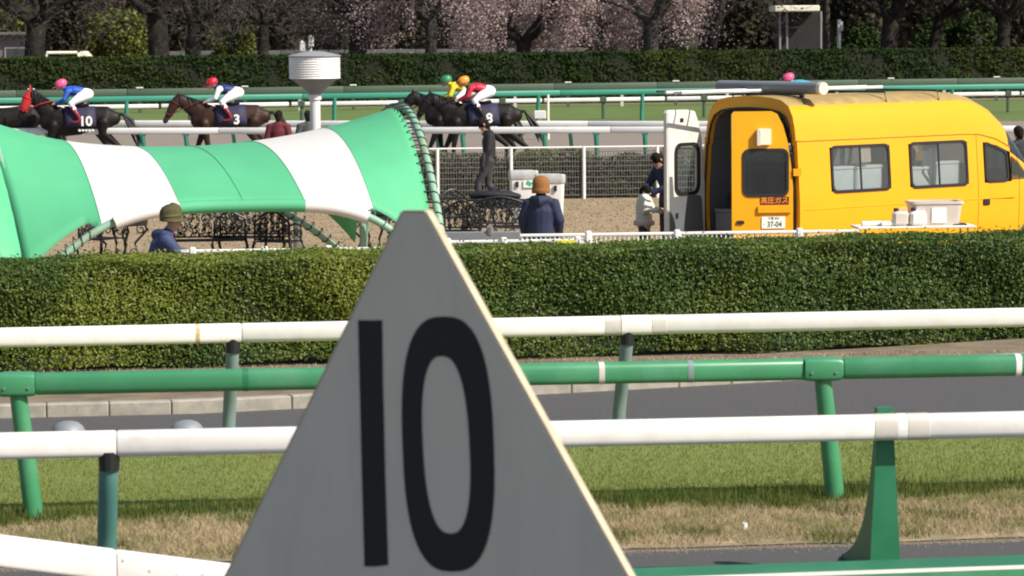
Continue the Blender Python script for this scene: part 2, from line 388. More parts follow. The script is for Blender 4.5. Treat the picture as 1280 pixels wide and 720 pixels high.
def resample(P, step):
    out = [P[0].copy()]; acc = 0.0
    for a, b in zip(P[:-1], P[1:]):
        L = (b - a).length; t = step - acc
        while t <= L: out.append(a.lerp(b, t / L)); t += step
        acc = (acc + L) % step if t > L else acc
        acc = L - (t - step)
    return out
kerb = bpy.data.objects.new('kerb', None); COL.objects.link(kerb); kerb['kind'] = 'structure'
KP = resample(KERB, .58)
for a, b in zip(KP[:-1], KP[1:]):
    d = (b - a).normalized(); q = Vector((-d.y, d.x, 0)); M = Matrix((d, q, Vector((0, 0, 1)))).transposed()
    c = (a + b) / 2 + q * .075 + Vector((0, 0, .055 + random.uniform(-.004, .004)))
    MB().box(c, ((b - a).length - .006, .15, .16), M @ Matrix.Rotation(random.uniform(-.012, .012), 3, 'Z'), bev=.012).build('kerb_stone', 'kerbstone', kerb)
# joint soil behind the kerb
mb = MB(); vs = []; fs = []
for i, p in enumerate(KERB): vs += [(p.x, p.y + .12, .11), (p.x, p.y + 1.9, .09)]
for i in range(len(KERB) - 1): fs.append((2 * i, 2 * i + 2, 2 * i + 3, 2 * i + 1))
o = mb.add(vs, fs).build('soil_bed', 'earth', fixn=False); o['kind'] = 'structure'

def blades(name, D0, D1, w, n, h, wd, mt, z=.012, lean=.5, patch=None):
    x = rng.uniform(-w, w, n); D = rng.uniform(D0, D1, n); y = D + x * TAN
    if patch is not None:
        k = patch(x, D); keep = rng.uniform(0, 1, n) < k; x, y, D = x[keep], y[keep], D[keep]; n = len(x)
    hh = h * rng.uniform(.5, 1.3, n); a = rng.uniform(0, 2 * np.pi, n); la = rng.uniform(0, 2 * np.pi, n); ll = hh * rng.uniform(0, lean, n)
    dx, dy = np.cos(a) * wd / 2, np.sin(a) * wd / 2
    V = np.stack([np.stack([x - dx, y - dy, np.full(n, z)], 1), np.stack([x + dx, y + dy, np.full(n, z)], 1), np.stack([x + np.cos(la) * ll, y + np.sin(la) * ll, z + hh], 1)], 1).reshape(-1, 3)
    return quads(name, V, 3, mt, None, 'stuff')
def wob(x, s=1.0): return .12 * np.sin(x * 2.1 * s + .7) + .09 * np.sin(x * 5.3 * s) + .06 * np.sin(x * 11.7)
o = blades('turf_grass', 23.4, 28.8, 5.6, 160000, .026, .007, 'grass_blade', patch=lambda x, D: np.clip((D - 23.75 - wob(x)) / .25, 0, 1) * (.55 + .45 * np.clip((26 - D), 0, 1)))
tag(o, 'short green mown turf behind the white running rail', 'grass')
o = blades('long_grass', 23.4, 24.6, 5.4, 30000, .085, .009, 'grass_long', patch=lambda x, D: np.clip((D - 23.62 - 1.5 * wob(x)) / .2, 0, 1) * np.clip((24.45 + .5 * wob(x * 1.3) - D) / .2, 0, 1))
tag(o, 'longer dark green grass left unmown at the feet of the green guard rail', 'grass')
o = blades('dry_grass', 21.85, 24.5, 5.0, 75000, .045, .007, 'grass_dry', z=.008, lean=1.6, patch=lambda x, D: np.clip((23.95 + 1.4 * wob(x) - D) / .35, 0, 1) * np.clip((D - 21.9 - .3 * wob(x * 2)) / .3, 0, 1))
tag(o, 'straw coloured dry grass along the edge of the asphalt path', 'grass')
o = blades('verge_tufts', 21.8, 23.8, 5.2, 60000, .06, .008, 'grass_long', z=.008, lean=1.2, patch=lambda x, D: .55 * np.clip((np.sin(x * 3.1 + 2 * np.sin(D * 2.7)) + np.sin(D * 5.3 + x * 1.7) + .7 * np.sin(x * 9.1 + D * 4) - 1.15) * 1.6, 0, 1))
tag(o, 'scattered green tufts in the straw coloured dry grass', 'grass')
n_ = 2600; x_ = rng.uniform(-5.2, 5.2, n_); d_ = 21.82 + np.abs(rng.normal(0, .12, n_)) * np.sign(rng.normal(0, 1, n_)); sz_ = rng.uniform(.004, .012, n_)
V_ = np.array([(1, 0, 0), (0, 1, 0), (-1, 0, 0), (0, -1, 0), (0, 0, 1)]); F_ = [(0, 1, 4), (1, 2, 4), (2, 3, 4), (3, 0, 4)]; ctr = np.stack([x_, d_ + x_ * TAN, np.full(n_, .005)], 1)
tri = np.stack([np.stack([ctr + V_[i] * sz_[:, None] * np.array([1, 1, .8]) for i in f], 1) for f in F_], 1).reshape(-1, 3)
o = quads('gravel', tri, 3, 'gravel_grey', None, 'stuff'); tag(o, 'loose pale gravel along the edge of the asphalt path', 'gravel')
o = blades('kerb_weeds', 32.2, 33.35, 7, 5000, .03, .012, 'grass_dry', z=.1, lean=1.6)
tag(o, 'thin dry weeds at the foot of the clipped green hedge', 'weeds')
o = blades('lawn_tufts', 37, 64, 9.5, 30000, .025, .03, 'lawn_blade', z=.004, lean=1.4)
tag(o, 'tan winter lawn tufts around the tent and benches', 'grass')

# ------------------------------------------------------------------ hedges
def hedge(name, label, P0, P1, depth, h, n, size, lm, ext=(0, 0), stems=14, group=None, z0=.04, rag=.05, taper=0.0):
    P0, P1 = Vector(P0), Vector(P1); d = (P1 - P0).normalized(); P0 = P0 - d * ext[0]; P1 = P1 + d * ext[1]; L = (P1 - P0).length
    q = Vector((-d.y, d.x, 0)); t = thing(name, label, 'hedge', P0, math.atan2(d.y, d.x), group)
    def lump(x, z): return .05 * np.sin(x * 1.7 + z * 2) + .035 * np.sin(x * 4.1 + 1.3 * z + 1) + .03 * np.sin(z * 7 + x * 2.3)
    nf, nt_, nb = int(n * .55), int(n * .33), n - int(n * .55) - int(n * .33)
    x = rng.uniform(0, L, nf); z = z0 + (h - z0) * rng.uniform(0, 1, nf) ** .93; y = lump(x, z) + np.abs(rng.normal(0, rag, nf)) - .02
    Pf = np.stack([x, y, z + .02 * np.sin(x * 3)], 1); Nf = np.tile([0, -1, .35], (nf, 1))
    x = rng.uniform(0, L, nt_); y = rng.uniform(0, depth, nt_); Pt = np.stack([x, y + .03, h + .012 * np.sin(x * 2.9) + .010 * np.sin(x * 7.3 + y * 3) - np.abs(rng.normal(0, rag * .7, nt_)) + .02 + (rng.uniform(0, 1, nt_) > .97) * .05], 1); Nt = np.tile([0, -.1, 1], (nt_, 1))
    x = rng.uniform(0, L, nb); z = rng.uniform(z0, h, nb); Pb = np.stack([x, depth - np.abs(rng.normal(0, rag, nb)), z], 1); Nb = np.tile([0, 1, .3], (nb, 1))
    PP = np.vstack([Pf, Pt, Pb]); PP[:, 2] *= 1 + taper * (PP[:, 0] / L - .5) * 2
    leaf_mesh('foliage', PP, np.vstack([Nf, Nt, Nb]), size, lm, t, kind='stuff', jit=.65)
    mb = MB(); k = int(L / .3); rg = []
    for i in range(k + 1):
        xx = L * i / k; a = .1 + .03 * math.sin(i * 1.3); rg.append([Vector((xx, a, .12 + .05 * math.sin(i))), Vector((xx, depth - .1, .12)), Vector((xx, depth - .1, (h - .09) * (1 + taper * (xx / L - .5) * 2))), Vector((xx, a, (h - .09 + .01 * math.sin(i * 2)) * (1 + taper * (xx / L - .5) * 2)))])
    mb.rings(rg).build('inner_core', 'dark_core', t)  # solid dark core added inside the leaves to block light
    for i in range(stems):
        xx = L * (i + .5) / stems + random.uniform(-.1, .1); MB().tube([(xx, depth * .45, -.02), (xx + .05, depth * .4, .2), (xx + .02, depth * .45, h * .6)], [.03, .025, .015], 6).build('stem', 'twig', t)
    return t
mat('twig_dark', (.05, .042, .036), .95, .3, 6)
mat('dark_core', (.012, .014, .006), .95, .3, 8)
HA, HB = on_z(0, 467), on_z(1280, 433)
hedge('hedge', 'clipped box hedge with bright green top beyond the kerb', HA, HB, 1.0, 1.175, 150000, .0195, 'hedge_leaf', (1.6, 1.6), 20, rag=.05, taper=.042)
FA, FB = gx(0, 131.0), gx(1280, 139.0)
hedge('tall_hedge', 'tall dark hedge along the far side of the racecourse', FA, FB, 1.6, 2.14, 52000, .085, 'far_hedge_leaf', (10, 10), 30, z0=.0, rag=.12)

# ------------------------------------------------------------------ running rails
def superell(w, h, n=20, e=3.2):
    out = []
    for k in range(n):
        t = 2 * math.pi * k / n; c, s_ = math.cos(t), math.sin(t)
        out.append((math.copysign(abs(c) ** (2 / e), c) * w / 2, math.copysign(abs(s_) ** (2 / e), s_) * h / 2))
    return out
class Rail:
    def __init__(s, name, label, p0, p1, group=None, cat='rail'):
        """p0, p1: two points on the rail's centre line (3D)"""
        s.p0, s.p1 = Vector(p0), Vector(p1); s.d = (s.p1 - s.p0).normalized(); h = Vector((s.d.x, s.d.y, 0)).normalized(); s.q = Vector((-h.y, h.x, 0))
        s.base = Vector((s.p0.x, s.p0.y, 0)); s.root = thing(name, label, cat, s.base, 0, group)
    def at_px(s, px):
        """rail point seen in pixel column px"""
        lo, hi = -60.0, 120.0
        def col(t):
            v = CROT.transposed() @ (s.p0 + s.d * t - CP); return 640 + FPX * v.x / -v.z
        for _ in range(60):
            m = (lo + hi) / 2
            if col(m) < px: lo = m
            else: hi = m
        return s.p0 + s.d * lo
    def section(s, a, b, prof, m, name='rail_section', gap=.003, inset=.012):
        rg = []; L = (b - a).length
        for t, k in ((gap, .93), (gap + inset, 1), (L - gap - inset, 1), (L - gap, .93)):
            c = a + s.d * t; rg.append([c + s.q * (u * k) + Vector((0, 0, v * k)) for u, v in prof])
        return MB().rings(rg).build(name, m, s.root, s.base, smooth=50)
    def post(s, pts, rad, m, name='post', n=14, **k): return MB().tube(pts, rad, n, **k).build(name, m, s.root, s.base, smooth=45)

PW = superell(.135, .168)
# nearest white rail
rA = Rail('running_rail', 'white running rail with curved teal and finned green posts, grey tape at one joint', on_z(0, 557.5, 1.02), on_z(1280, 530, 1.02))
ends = [-420, 146, 1127, 1700]
for a, b in zip(ends[:-1], ends[1:]): rA.section(rA.at_px(a), rA.at_px(b), PW, 'rail_white')
for a, b, m in ((1091, 1119, 'tape_grey'), (1119, 1132, 'tape_white'), (1132.5, 1160, 'tape_grey')):
    rA.section(rA.at_px(a), rA.at_px(b), superell(.141, .174), m, 'joint_sleeve', .0005, .003)
def goose(rl, px, m, r, reach=.30, zt=.95, base_z=0.0, shift=-.05):
    p = rl.at_px(px); q = rl.q; pts = []
    for z, k in ((zt, 0), (zt - .12, .02), (zt - .3, .10), (zt - .5, .22), (.25, .30), (base_z - .05, .33)):
        pts.append(Vector((p.x, p.y, z)) + q * (k / .33 * reach) + rl.d * (shift * (zt - z)))
    o = rl.post(pts, r, m, n=14); c = Vector((p.x, p.y, zt - .01))
    MB().tube([c - Vector((0, 0, .09)), c + Vector((0, 0, .03))], [r * 1.02, r * 1.12], 14).build('bracket', 'van_trim', o, rl.base); return o
goose(rA, 136, 'post_teal', .063)
goose(rA, 1570, 'post_teal', .063)
p = rA.at_px(1110); 
def fin(rl, p, m):
    d = Vector((rl.d.x, rl.d.y, 0)).normalized(); q = rl.q; mb = MB(); rg = []
    for z, y1, w in ((1.135, .09, .105), (.9, .10, .12), (.75, .12, .135), (.6, .155, .15), (.46, .21, .165), (.34, .29, .178), (.24, .39, .188), (.15, .53, .197), (.07, .72, .205), (.02, .90, .21), (-.05, .92, .21)):
        c = Vector((p.x, p.y, z)) + q * .075
        rg.append([c - d * w / 2, c + d * w / 2, c + d * w / 2 + q * y1, c - d * w / 2 + q * y1])
    return mb.rings(rg).build('finned_post', m, rl.root, rl.base)
fin(rA, p, 'rail_green_dark')
# green rail behind it
rB = Rail('guard_rail', 'thick bright green guard rail with leaning round posts on the dry verge', on_z(0, 480.5, 1.02), on_z(1280, 456, 1.02))
PG = superell(.15, .165, 24, 3.0); ends = [-520, 44, 1053, 1800]
for a, b in zip(ends[:-1], ends[1:]): rB.section(rB.at_px(a), rB.at_px(b), PG, 'rail_green')
for px, shift in ((22, .09), (1028, .1)):
    p = rB.at_px(px); q = rB.q
    saddle = rB.section(rB.at_px(px - 24), rB.at_px(px + 22), superell(.20, .178, 20, 5), 'rail_green', 'post_saddle', 0, .04)
    o = rB.post([Vector((p.x, p.y, .98)), Vector((p.x, p.y, .86)) + rB.d * .012, Vector((p.x, p.y, .45)) + rB.d * shift * .6 + q * .03, Vector((p.x, p.y, .1)) + rB.d * shift + q * .04, Vector((p.x, p.y, -.05)) + rB.d * shift * 1.05 + q * .04], [.063, .066, .07, .072, .072], 'rail_green')
    for dx in (-16, 14):
        c = rB.at_px(px + dx) - rB.q * .101 + Vector((0, 0, -.02)); MB().tube([c, c - rB.q * .008], .011, 6).build('bolt', 'steel', saddle, rB.base)
for px, m in ((307, 'rail_green_dark'), (751, 'tape_grey'), (862, 'post_grey_teal'), (1271, 'tape_white')):
    rB.section(rB.at_px(px - 4), rB.at_px(px + 4), superell(.154, .169, 24, 3.0), m, 'joint_sleeve', .0005, .003)
# third, white, in front of the road
rC = Rail('running_rail', 'white running rail on grey teal posts at the edge of the service road', on_z(0, 422, 1.02), on_z(1280, 396.5, 1.02))
ends = [-560, 302, 775, 1900]
for a, b in zip(ends[:-1], ends[1:]): rC.section(rC.at_px(a), rC.at_px(b), PW, 'rail_white')
for a, b, m in ((755, 775, 'tape_grey'), (775.5, 813, 'tape_white'), (813.5, 832, 'tape_grey')): rC.section(rC.at_px(a), rC.at_px(b), superell(.141, .174), m, 'joint_sleeve', .0005, .003)
o = rC.section(rC.at_px(244), rC.at_px(250), superell(.1365, .1695), 'rust_stain' if 'rust_stain' in MATS else mat('rust_stain', (.62, .48, .26), .6, .2, 30), 'stain_band', .0005, .002)
for px in (291, 784, -240, 1330): goose(rC, px, 'post_grey_teal', .058, .26)
# white board, angling towards the stand
a3, b3 = at_d(-60, 681, 17.3), at_d(285, 724, 17.75)
rD = Rail('white_rail', 'flat white board rail running past the back of the number sign', a3, b3)
PB = superell(.07, .18, 16, 6); L0 = rD.p0 - rD.d * 3
for a, b in ((L0, rD.at_px(145)), (rD.at_px(145), rD.p1 + rD.d * 1.6)): rD.section(a, b, PB, 'rail_white', 'board')
for t in (-2.2, .1, 2.6):
    c = rD.p0 + rD.d * t; rD.post([Vector((c.x, c.y, -.05)) + rD.q * .08, Vector((c.x, c.y, c.z - .03)) + rD.q * .08], .045, 'rail_green')
for px, dy in ((153, 10), (186, 0), (219, -3), (252, 3), (252, -6)):
    c = rD.at_px(px) + Vector((0, 0, dy * .004)) - rD.q * .036; MB().tube([c, c - rD.q * .004], .008, 8).build('screw', 'tape_grey', rD.root, rD.base)
# green kick board with a white edge
a4, b4 = on_z(800, 722, .30), on_z(1280, 706, .30)
rE = Rail('kick_board', 'low green padded board with white edge stripe below the finned post', a4, b4)
A0, B0 = rE.p0 - rE.d * 1.2, rE.p1 + rE.d * 2.2
def bar(rl, a, b, uy, vz, w, h, m, name):
    rg = [[c + rl.q * (uy + su * w / 2) + Vector((0, 0, vz + sv_ * h / 2)) for su, sv_ in ((-1, -1), (1, -1), (1, 1), (-1, 1))] for c in (a, b)]
    return MB().rings(rg).build(name, m, rl.root, rl.base)
bar(rE, A0, B0, .17, -.13, .34, .26, 'rail_green_dark', 'board')
bar(rE, A0, B0, -.008, -.16, .012, .268, 'rail_green', 'front_pad')
bar(rE, A0, B0, -.008, -.012, .016, .022, 'tape_white', 'edge_stripe')
for t in (-.4, 1.6, 3.4):
    c = rE.p0 + rE.d * t + rE.q * .14; MB().box((c.x, c.y, .05), (.08, .08, .16)).build('post', 'rail_green_dark', rE.root, rE.base)

# bollard domes on the road edge and a marker pipe in the verge
for k, (px, py) in enumerate(((80, 527), (229, 521))):
    p = gx(px, 28.2); c = MB(); c.lathe([(.15, -.02), (.15, .06), (.144, .08), (.125, .11), (.09, .136), (.045, .15), (.004, .154)], p, 24)
    o = c.build('bollard', mat('bollard_grey', (.23, .25, .27), .5, .1, 5), org=p, smooth=40); tag(o, ('squat grey domed bollard nearer the leaning green post', 'squat grey domed bollard nearer the grey teal post')[k], 'bollard', 'domed bollards at the road edge')
p = on_z(931, 664); mb = MB(); mb.lathe([(.02, -.02), (.02, .06), (.014, .06), (.014, .02)], p, 14)
tag(mb.build('marker_pipe', 'white_plastic', org=p, smooth=40), 'small white pipe stub standing in the dry grass', 'pipe')

# ------------------------------------------------------------------ number sign
al = R(36); SN = Vector((-math.sin(al), -math.cos(al), 0)); SR = Vector((math.cos(al), -math.sin(al), 0)); SP = gx(530, 12.0)
s_root = thing('number_sign', 'grey triangular distance sign with black number 10', 'sign', SP)
def sgn(px, py, off=0.0): return on_plane(px, py, SP, SN) + SN * off
TL, TR_, BL, BR = sgn(503, 266), sgn(531, 266), sgn(283, 720), sgn(783, 720)
BL = BL + (BL - TL) * .26; BR = BR + (BR - TR_) * .26
zb = min(BL.z, BR.z)
rg = [[v - SN * t for v in (BL, BR, TR_, TL)] for t in (0, .036)]
MB().rings(rg).build('board', 'sign_grey', s_root, SP)
def edge(a, b, name):
    d = (b - a).normalized(); nn = d.cross(SN).normalized()
    if nn.dot(SR) * (1 if name == 'r' else -1) < 0 and name != 't': nn = -nn
    if name == 't' and nn.z < 0: nn = -nn
    rg = [[c + nn * .002 - SN * .001, c + nn * .009 - SN * .001, c + nn * .009 - SN * .04, c + nn * .002 - SN * .04] for c in (a, b)]
    MB().rings(rg).build('edge_trim', 'sign_edge', s_root, SP)
edge(TR_, BR, 'r'); edge(TL, BL, 'l'); edge(TL, TR_, 't')
def printed(outer, holes, name):
    fn = lambda u, v, t: sgn(u, v, t); MB().plate(outer, holes, fn, .003, .0015).build(name, 'black_print', s_root, SP)
printed([(448, 400), (463, 400.5), (478, 400), (479, 480), (482, 600), (485.5, 706), (471, 708), (456, 708), (453, 600), (450, 480)], [], 'numeral')
def oval(cx, cy, a, b, sh, e, n=48):
    out = []
    for k in range(n):
        t = 2 * math.pi * k / n; c, s_ = math.cos(t), math.sin(t); y = math.copysign(abs(s_) ** (2 / e), s_) * b
        out.append((cx + math.copysign(abs(c) ** (2 / e), c) * a + sh * y, cy + y))
    return out
printed(oval(560.5, 555, 57, 159.5, .035, 2.7), [oval(558, 556, 29.3, 111, .05, 2.5)], 'numeral')
for u in (-.35, .35):
    c = (BL + BR) / 2 + SR * u - SN * .09
    MB().tube([(c.x, c.y, -.05), (c.x, c.y, zb + 1.0 - abs(u))], .03, 12).build('support_post', 'steel', s_root, SP, smooth=40)
    for z in (zb + .12, zb + .55): MB().box((c.x + SN.x * .033, c.y + SN.y * .033, z), (.10, .012, .05), Matrix((SR, -SN, Vector((0, 0, 1)))).transposed()).build('clamp', 'steel', s_root, SP)

# ------------------------------------------------------------------ far rails of the racecourse
def far_rail(name, label, pa, pb, z, prof, m, posts, pm, pr, ext=(6, 8), reach=.25, joints=6, zt=None):
    rl = Rail(name, label, on_z(*pa, z), on_z(*pb, z)); a, b = rl.p0 - rl.d * ext[0], rl.p1 + rl.d * ext[1]
    for k in range(joints): rl.section(a.lerp(b, k / joints), a.lerp(b, (k + 1) / joints), prof, m, gap=.008)
    for px in posts:
        p = rl.at_px(px); h = zt or (z - .05); pts = [Vector((p.x, p.y, zz)) + rl.q * (k * reach) for zz, k in ((h, 0), (h - .12, .05), (h * .65, .45), (h * .3, .9), (-.05, 1))]
        o = rl.post(pts, pr, pm, n=10); c = Vector((p.x, p.y, h - .02)); MB().box(c, (.16, .10, .08), bev=.015).build('bracket', pm, o, rl.base)
    return rl
P1 = superell(.12, .155, 14, 3.5)
rF = far_rail('dirt_track_rail', 'white rail with slanted green posts along the near edge of the dirt track', (100, 164), (840, 162.3), 1.02, P1, 'far_white', [-28, 60, 178, 232, 360, 470, 578, 680, 745, 806, 900, 1010, 1120, 1245], 'far_green', .055)
rG = far_rail('dirt_track_rail', 'weathered white rail with green brackets behind the racehorses', (150, 154.5), (800, 155.5), .98, superell(.12, .17, 14, 3.5), 'far_white', [-40, 45, 170, 290, 412, 545, 605, 712, 833, 940, 1050, 1160], 'far_green', .05)
rH = far_rail('turf_rail', 'teal green rail on upright posts beside the far turf', (0, 126), (1280, 108), 1.02, superell(.13, .20, 14, 3.5), 'far_green', [28, 158, 290, 418, 546, 673, 803, 930, 1060, 1190, 1310], 'far_green', .07, ext=(8, 10), reach=.1)
pH = rH.q * 2.4; zz = .70
rI = Rail('turf_rail', 'low white rail just behind the teal green rail', rH.p0 + pH + Vector((0, 0, zz - 1.02)), rH.p1 + pH + Vector((0, 0, zz - 1.02)))
a, b = rI.p0 - rI.d * 8, rI.p1 + rI.d * 10
for k in range(12): rI.section(a.lerp(b, k / 12), a.lerp(b, (k + 1) / 12), superell(.12, .15, 14, 3.5), 'far_white', gap=.05)
for px in (105, 237, 377, 502, 628, 754, 880, 1005, 1130, 1260):
    p = rI.at_px(px); rI.post([Vector((p.x, p.y, .82)), Vector((p.x, p.y, -.05))], .06, 'olive_green', n=8); MB().box((p.x, p.y - .01, .70), (.24, .19, .2), bev=.02).build('bracket', 'olive_green', rI.root, rI.base)
rJ = Rail('outer_rail', 'dull olive green board rail at the foot of the tall hedge', on_z(0, 117.5, .83), on_z(1280, 101, .83))
a, b = rJ.p0 - rJ.d * 8, rJ.p1 + rJ.d * 10
for k in range(14): rJ.section(a.lerp(b, k / 14), a.lerp(b, (k + 1) / 14), superell(.10, .27, 12, 6), 'olive_green', name='board', gap=.01)
for px in range(40, 1300, 67):
    p = rJ.at_px(px + random.uniform(-2, 2)); MB().box((p.x, p.y + .03, .45), (.12, .1, 1.0)).build('post', 'tape_grey' if (px // 67) % 2 else 'olive_green', rJ.root, rJ.base)
    if (px // 67) % 2 == 0: MB().box((p.x, p.y, 1.00), (.28, .16, .06), bev=.02).build('cap_plate', 'far_white', rJ.root, rJ.base)
# a thin measuring stake by the turf rail
p = gx(687, 96); st = thing('stake', 'thin pale stake with a small box beside the far turf', 'stake', p)
MB().tube([p, p + Vector((0, 0, 1.35))], .035, 6).build('pole', 'cream_trim', st, p); MB().box(p + Vector((-.25, 0, .75)), (.35, .15, .25), bev=.02).build('marker_box', 'far_white', st, p)
MB().tube([p + Vector((-.25, 0, 0)), p + Vector((-.25, 0, .65))], .03, 6).build('box_leg', 'cream_trim', st, p)

# ------------------------------------------------------------------ wire fence behind the lawn
FD = 64.6
fa, fb = gx(300, FD - .6), gx(1010, FD + .6); fd = (fb - fa).normalized()
fence = thing('wire_fence', 'low wire mesh fence with white posts between lawn and dirt track', 'fence', fa)
def fpx(px):
    t = ((px - 640) / FPX * fa.y - fa.x) / (fd.x - (px - 640) / FPX * fd.y); return fa + fd * t
fposts = [315, 406, 457, 548, 640, 731, 823, 914, 1005]
for px in fposts:
    p = fpx(px); MB().tube([p + Vector((0, 0, -.05)), p + Vector((0, 0, 1.06))], .035, 10).build('post', 'white_plastic', fence, fa, smooth=40)
a, b = fpx(315), fpx(1005); up = Vector((0, 0, 1))
for x0, x1 in zip(fposts[:-1], fposts[1:]):
    a, b = fpx(x0), fpx(x1); MB().tube([a + up * 1.05, b + up * 1.05], .018, 8).build('top_rail', 'white_plastic', fence, fa)
    mb = MB(); L = (b - a).length; q = Vector((-fd.y, fd.x, 0))
    for z in (.08, .2, .32, .44, .56, .66, .76, .86, .96): mb.tube([a + up * z + q * .03, b + up * z + q * .03], .0075, 4)
    n = int(L / .055)
    for i in range(1, n):
        c = a.lerp(b, i / n) + q * .03; mb.tube([c + up * .05, c + up * .98], .006, 4)
    mb.build('mesh_panel', 'mesh_wire', fence, fa, fixn=False)
# dark shrubs growing along the fence
for k, (x0, x1) in enumerate(((300, 520), (520, 705), (705, 1015))):
    a, b = fpx(x0) + Vector((0, .12, 0)), fpx(x1) + Vector((0, .12, 0)); L = (b - a).length; n = int(2700 * L)
    t = rng.uniform(0, 1, n); h = .95 + .10 * np.sin(t * L * 2.3 + k) + .06 * np.sin(t * L * 6.1)
    P = np.stack([a.x + (b.x - a.x) * t, a.y + (b.y - a.y) * t + rng.uniform(0, .5, n), np.minimum(.98, h * rng.uniform(0, 1, n) ** .8)], 1)
    lab = ('brownish scrub climbing the wire fence behind the tent', 'brownish scrub behind the wire fence near the white bins', 'brownish scrub behind the wire fence beside the yellow van')[k]
    r_ = thing('fence_scrub', lab, 'shrub', a); leaf_mesh('foliage', P, np.tile([0, -1, .3], (n, 1)), .034, 'weed', r_, org=a, jit=.8, kind='stuff')
    mb = MB()
    for i in range(int(L * 9)):
        s0 = a.lerp(b, random.random()) + Vector((0, random.uniform(.1, .45), 0)); mb.tube([s0, s0 + Vector((random.uniform(-.12, .12), .02, random.uniform(.6, .98)))], [.012, .004], 4)
    mb.build('stems', 'twig', r_, a, fixn=False, kind='stuff')
    vs = []; fs = []; kk = int(L * 4); cb = MB(); rg = []
    for i in range(kk + 1):
        c = a.lerp(b, i / kk); hh = .72 + .12 * math.sin(i * 1.7) + .06 * math.sin(i * 4.1); rg.append([c + Vector((0, .3, 0)), c + Vector((0, .6, 0)), c + Vector((0, .55, hh)), c + Vector((0, .34 + .06 * math.sin(i * 2.2), hh))])
    cb.rings(rg).build('inner_core', mat('scrub_core', (.05, .045, .032), .95, .4, 6), r_, a)

# ------------------------------------------------------------------ instrument tower
p = gx(396, 66); tw = thing('instrument_tower', 'white mushroom shaped louvred drum on a tall pole', 'tower', p)
MB().tube([p + up * -.05, p + up * 2.3], .108, 20).build('pole', 'far_white', tw, p, smooth=40)
MB().lathe([(.13, 2.12), (.18, 2.2), (.42, 2.40), (.5, 2.44), (.5, 2.47)], p, 32).build('underside_cone', 'steel_pale' if 'steel_pale' in MATS else mat('steel_pale', (.26, .27, .28), .6, .05, 3), tw, p, smooth=40)
MB().lathe([(.47, 2.45), (.47, 2.90)], p, 32).build('drum_core', 'far_white', tw, p, smooth=40)
for k in range(9):
    z = 2.455 + k * .0495; MB().lathe([(.515, z), (.532, z + .002), (.532, z + .010), (.515, z + .044), (.475, z + .044)], p, 36).build('louvre_slat', 'white_plastic', tw, p, smooth=60)
MB().lathe([(.55, 2.902), (.555, 2.918), (.5, 2.94), (.2, 3.005), (.02, 3.02)], p, 36).build('roof', 'steel_pale', tw, p, smooth=60)
MB().lathe([(.10, 2.02), (.135, 2.02), (.135, 2.12), (.10, 2.12)], p, 20).build('collar', 'far_white', tw, p)

# ------------------------------------------------------------------ striped tensile tent
FBR, FBL = Vector((-.88, 42.2, 0)), Vector((-6.34, 41.2, 0))      # front feet of the right and left arches
AV = Vector((-1.45, 5.6, 0))                                        # from front foot to back foot
AVL = Vector((-2.35, 5.4, 0))
tent = thing('canopy_tent', 'green and white striped tensile canopy laced to mint pipe arches', 'tent', FBL)
up = Vector((0, 0, 1)); mat('tent_seam', (.10, .42, .24), .6, .05)
def top_z(u): return 1.93 + .51 * abs(2 * (u - .5)) ** 2.0
def front(u):
    p = FBL.lerp(FBR, u); w = abs(2 * u - 1)
    return Vector((p.x, p.y, 1.28 * (1 - w ** (3.4 if u < .5 else 4.2)))) + Vector((0, .35 * (1 - w ** 2), 0))
def back(u):
    p = (FBL + AVL).lerp(FBR + AV, u); w = abs(2 * u - 1)
    return Vector((p.x, p.y, 1.30 * (1 - w ** 2.6))) - Vector((0, .35 * (1 - w ** 2), 0))
def ru(u): return u - .078 * math.exp(-((u - .30) / .17) ** 2) * min(1, u / .1)
def S(u, v):
    f, b = front(ru(u)), back(u); p = f.lerp(b, v); z0 = f.z; zt = max(top_z(u), z0 + .05)
    return Vector((p.x, p.y, z0 + (zt - z0) * (1 - abs(2 * v - 1) ** 2.1)))
def arch(u, n=28): return [S(u, i / n) for i in range(n + 1)]
us = sorted(set([.018 + .974 * i / 48 for i in range(49)] + [.258, .415, .665, .835])); NV = 36
def usn(u): return 0 if (.258 <= u < .415 or .665 <= u < .835) else 1
mb = MB(); vs = []; fs = []; ms = []
for u in us:
    for j in range(NV + 1):
        e_ = .028 if (u < .225 or u > .82) else .006; v = e_ + (1 - 2 * e_) * j / NV; p_ = S(u, v)
        w_ = abs(2 * u - 1)
        vs.append(p_)
W = NV + 1
for i in range(len(us) - 1):
    for j in range(NV): fs.append((i * W + j, (i + 1) * W + j, (i + 1) * W + j + 1, i * W + j + 1)); ms.append(usn((us[i] + us[i + 1]) / 2))
mb.v = vs; mb.f = fs; mb.m = ms
for us_ in (.53, .258, .415, .665, .835):
    MB().tube([S(us_, .01 + .98 * j / 40) + up * .004 for j in range(41)], .006 if us_ == .53 else .004, 5).build('seam', 'tent_seam', tent, FBL)
cl = mb.build('canopy', ['tent_white', 'tent_green'], tent, FBL, smooth=70)
sd = cl.modifiers.new('thick', 'SOLIDIFY'); sd.thickness = .006
# flap of the next bay beyond the left arch
mb = MB(); rg = []
for k in range(8):
    rg.append([S(.018, .025 + .95 * j / 20) + Vector((-.42 * k, -.04 * k, 0)) * 1.0 + Vector((0, 0, -.10 * (k / 7) ** 1 * 2.0 * (1 - abs(2 * j / 20 - 1) ** 2))) for j in range(21)])
o = MB().rings(rg, caps=False, closed=False).build('canopy_side_bay', 'tent_green', tent, FBL, smooth=60); sd = o.modifiers.new('thick', 'SOLIDIFY'); sd.thickness = .006
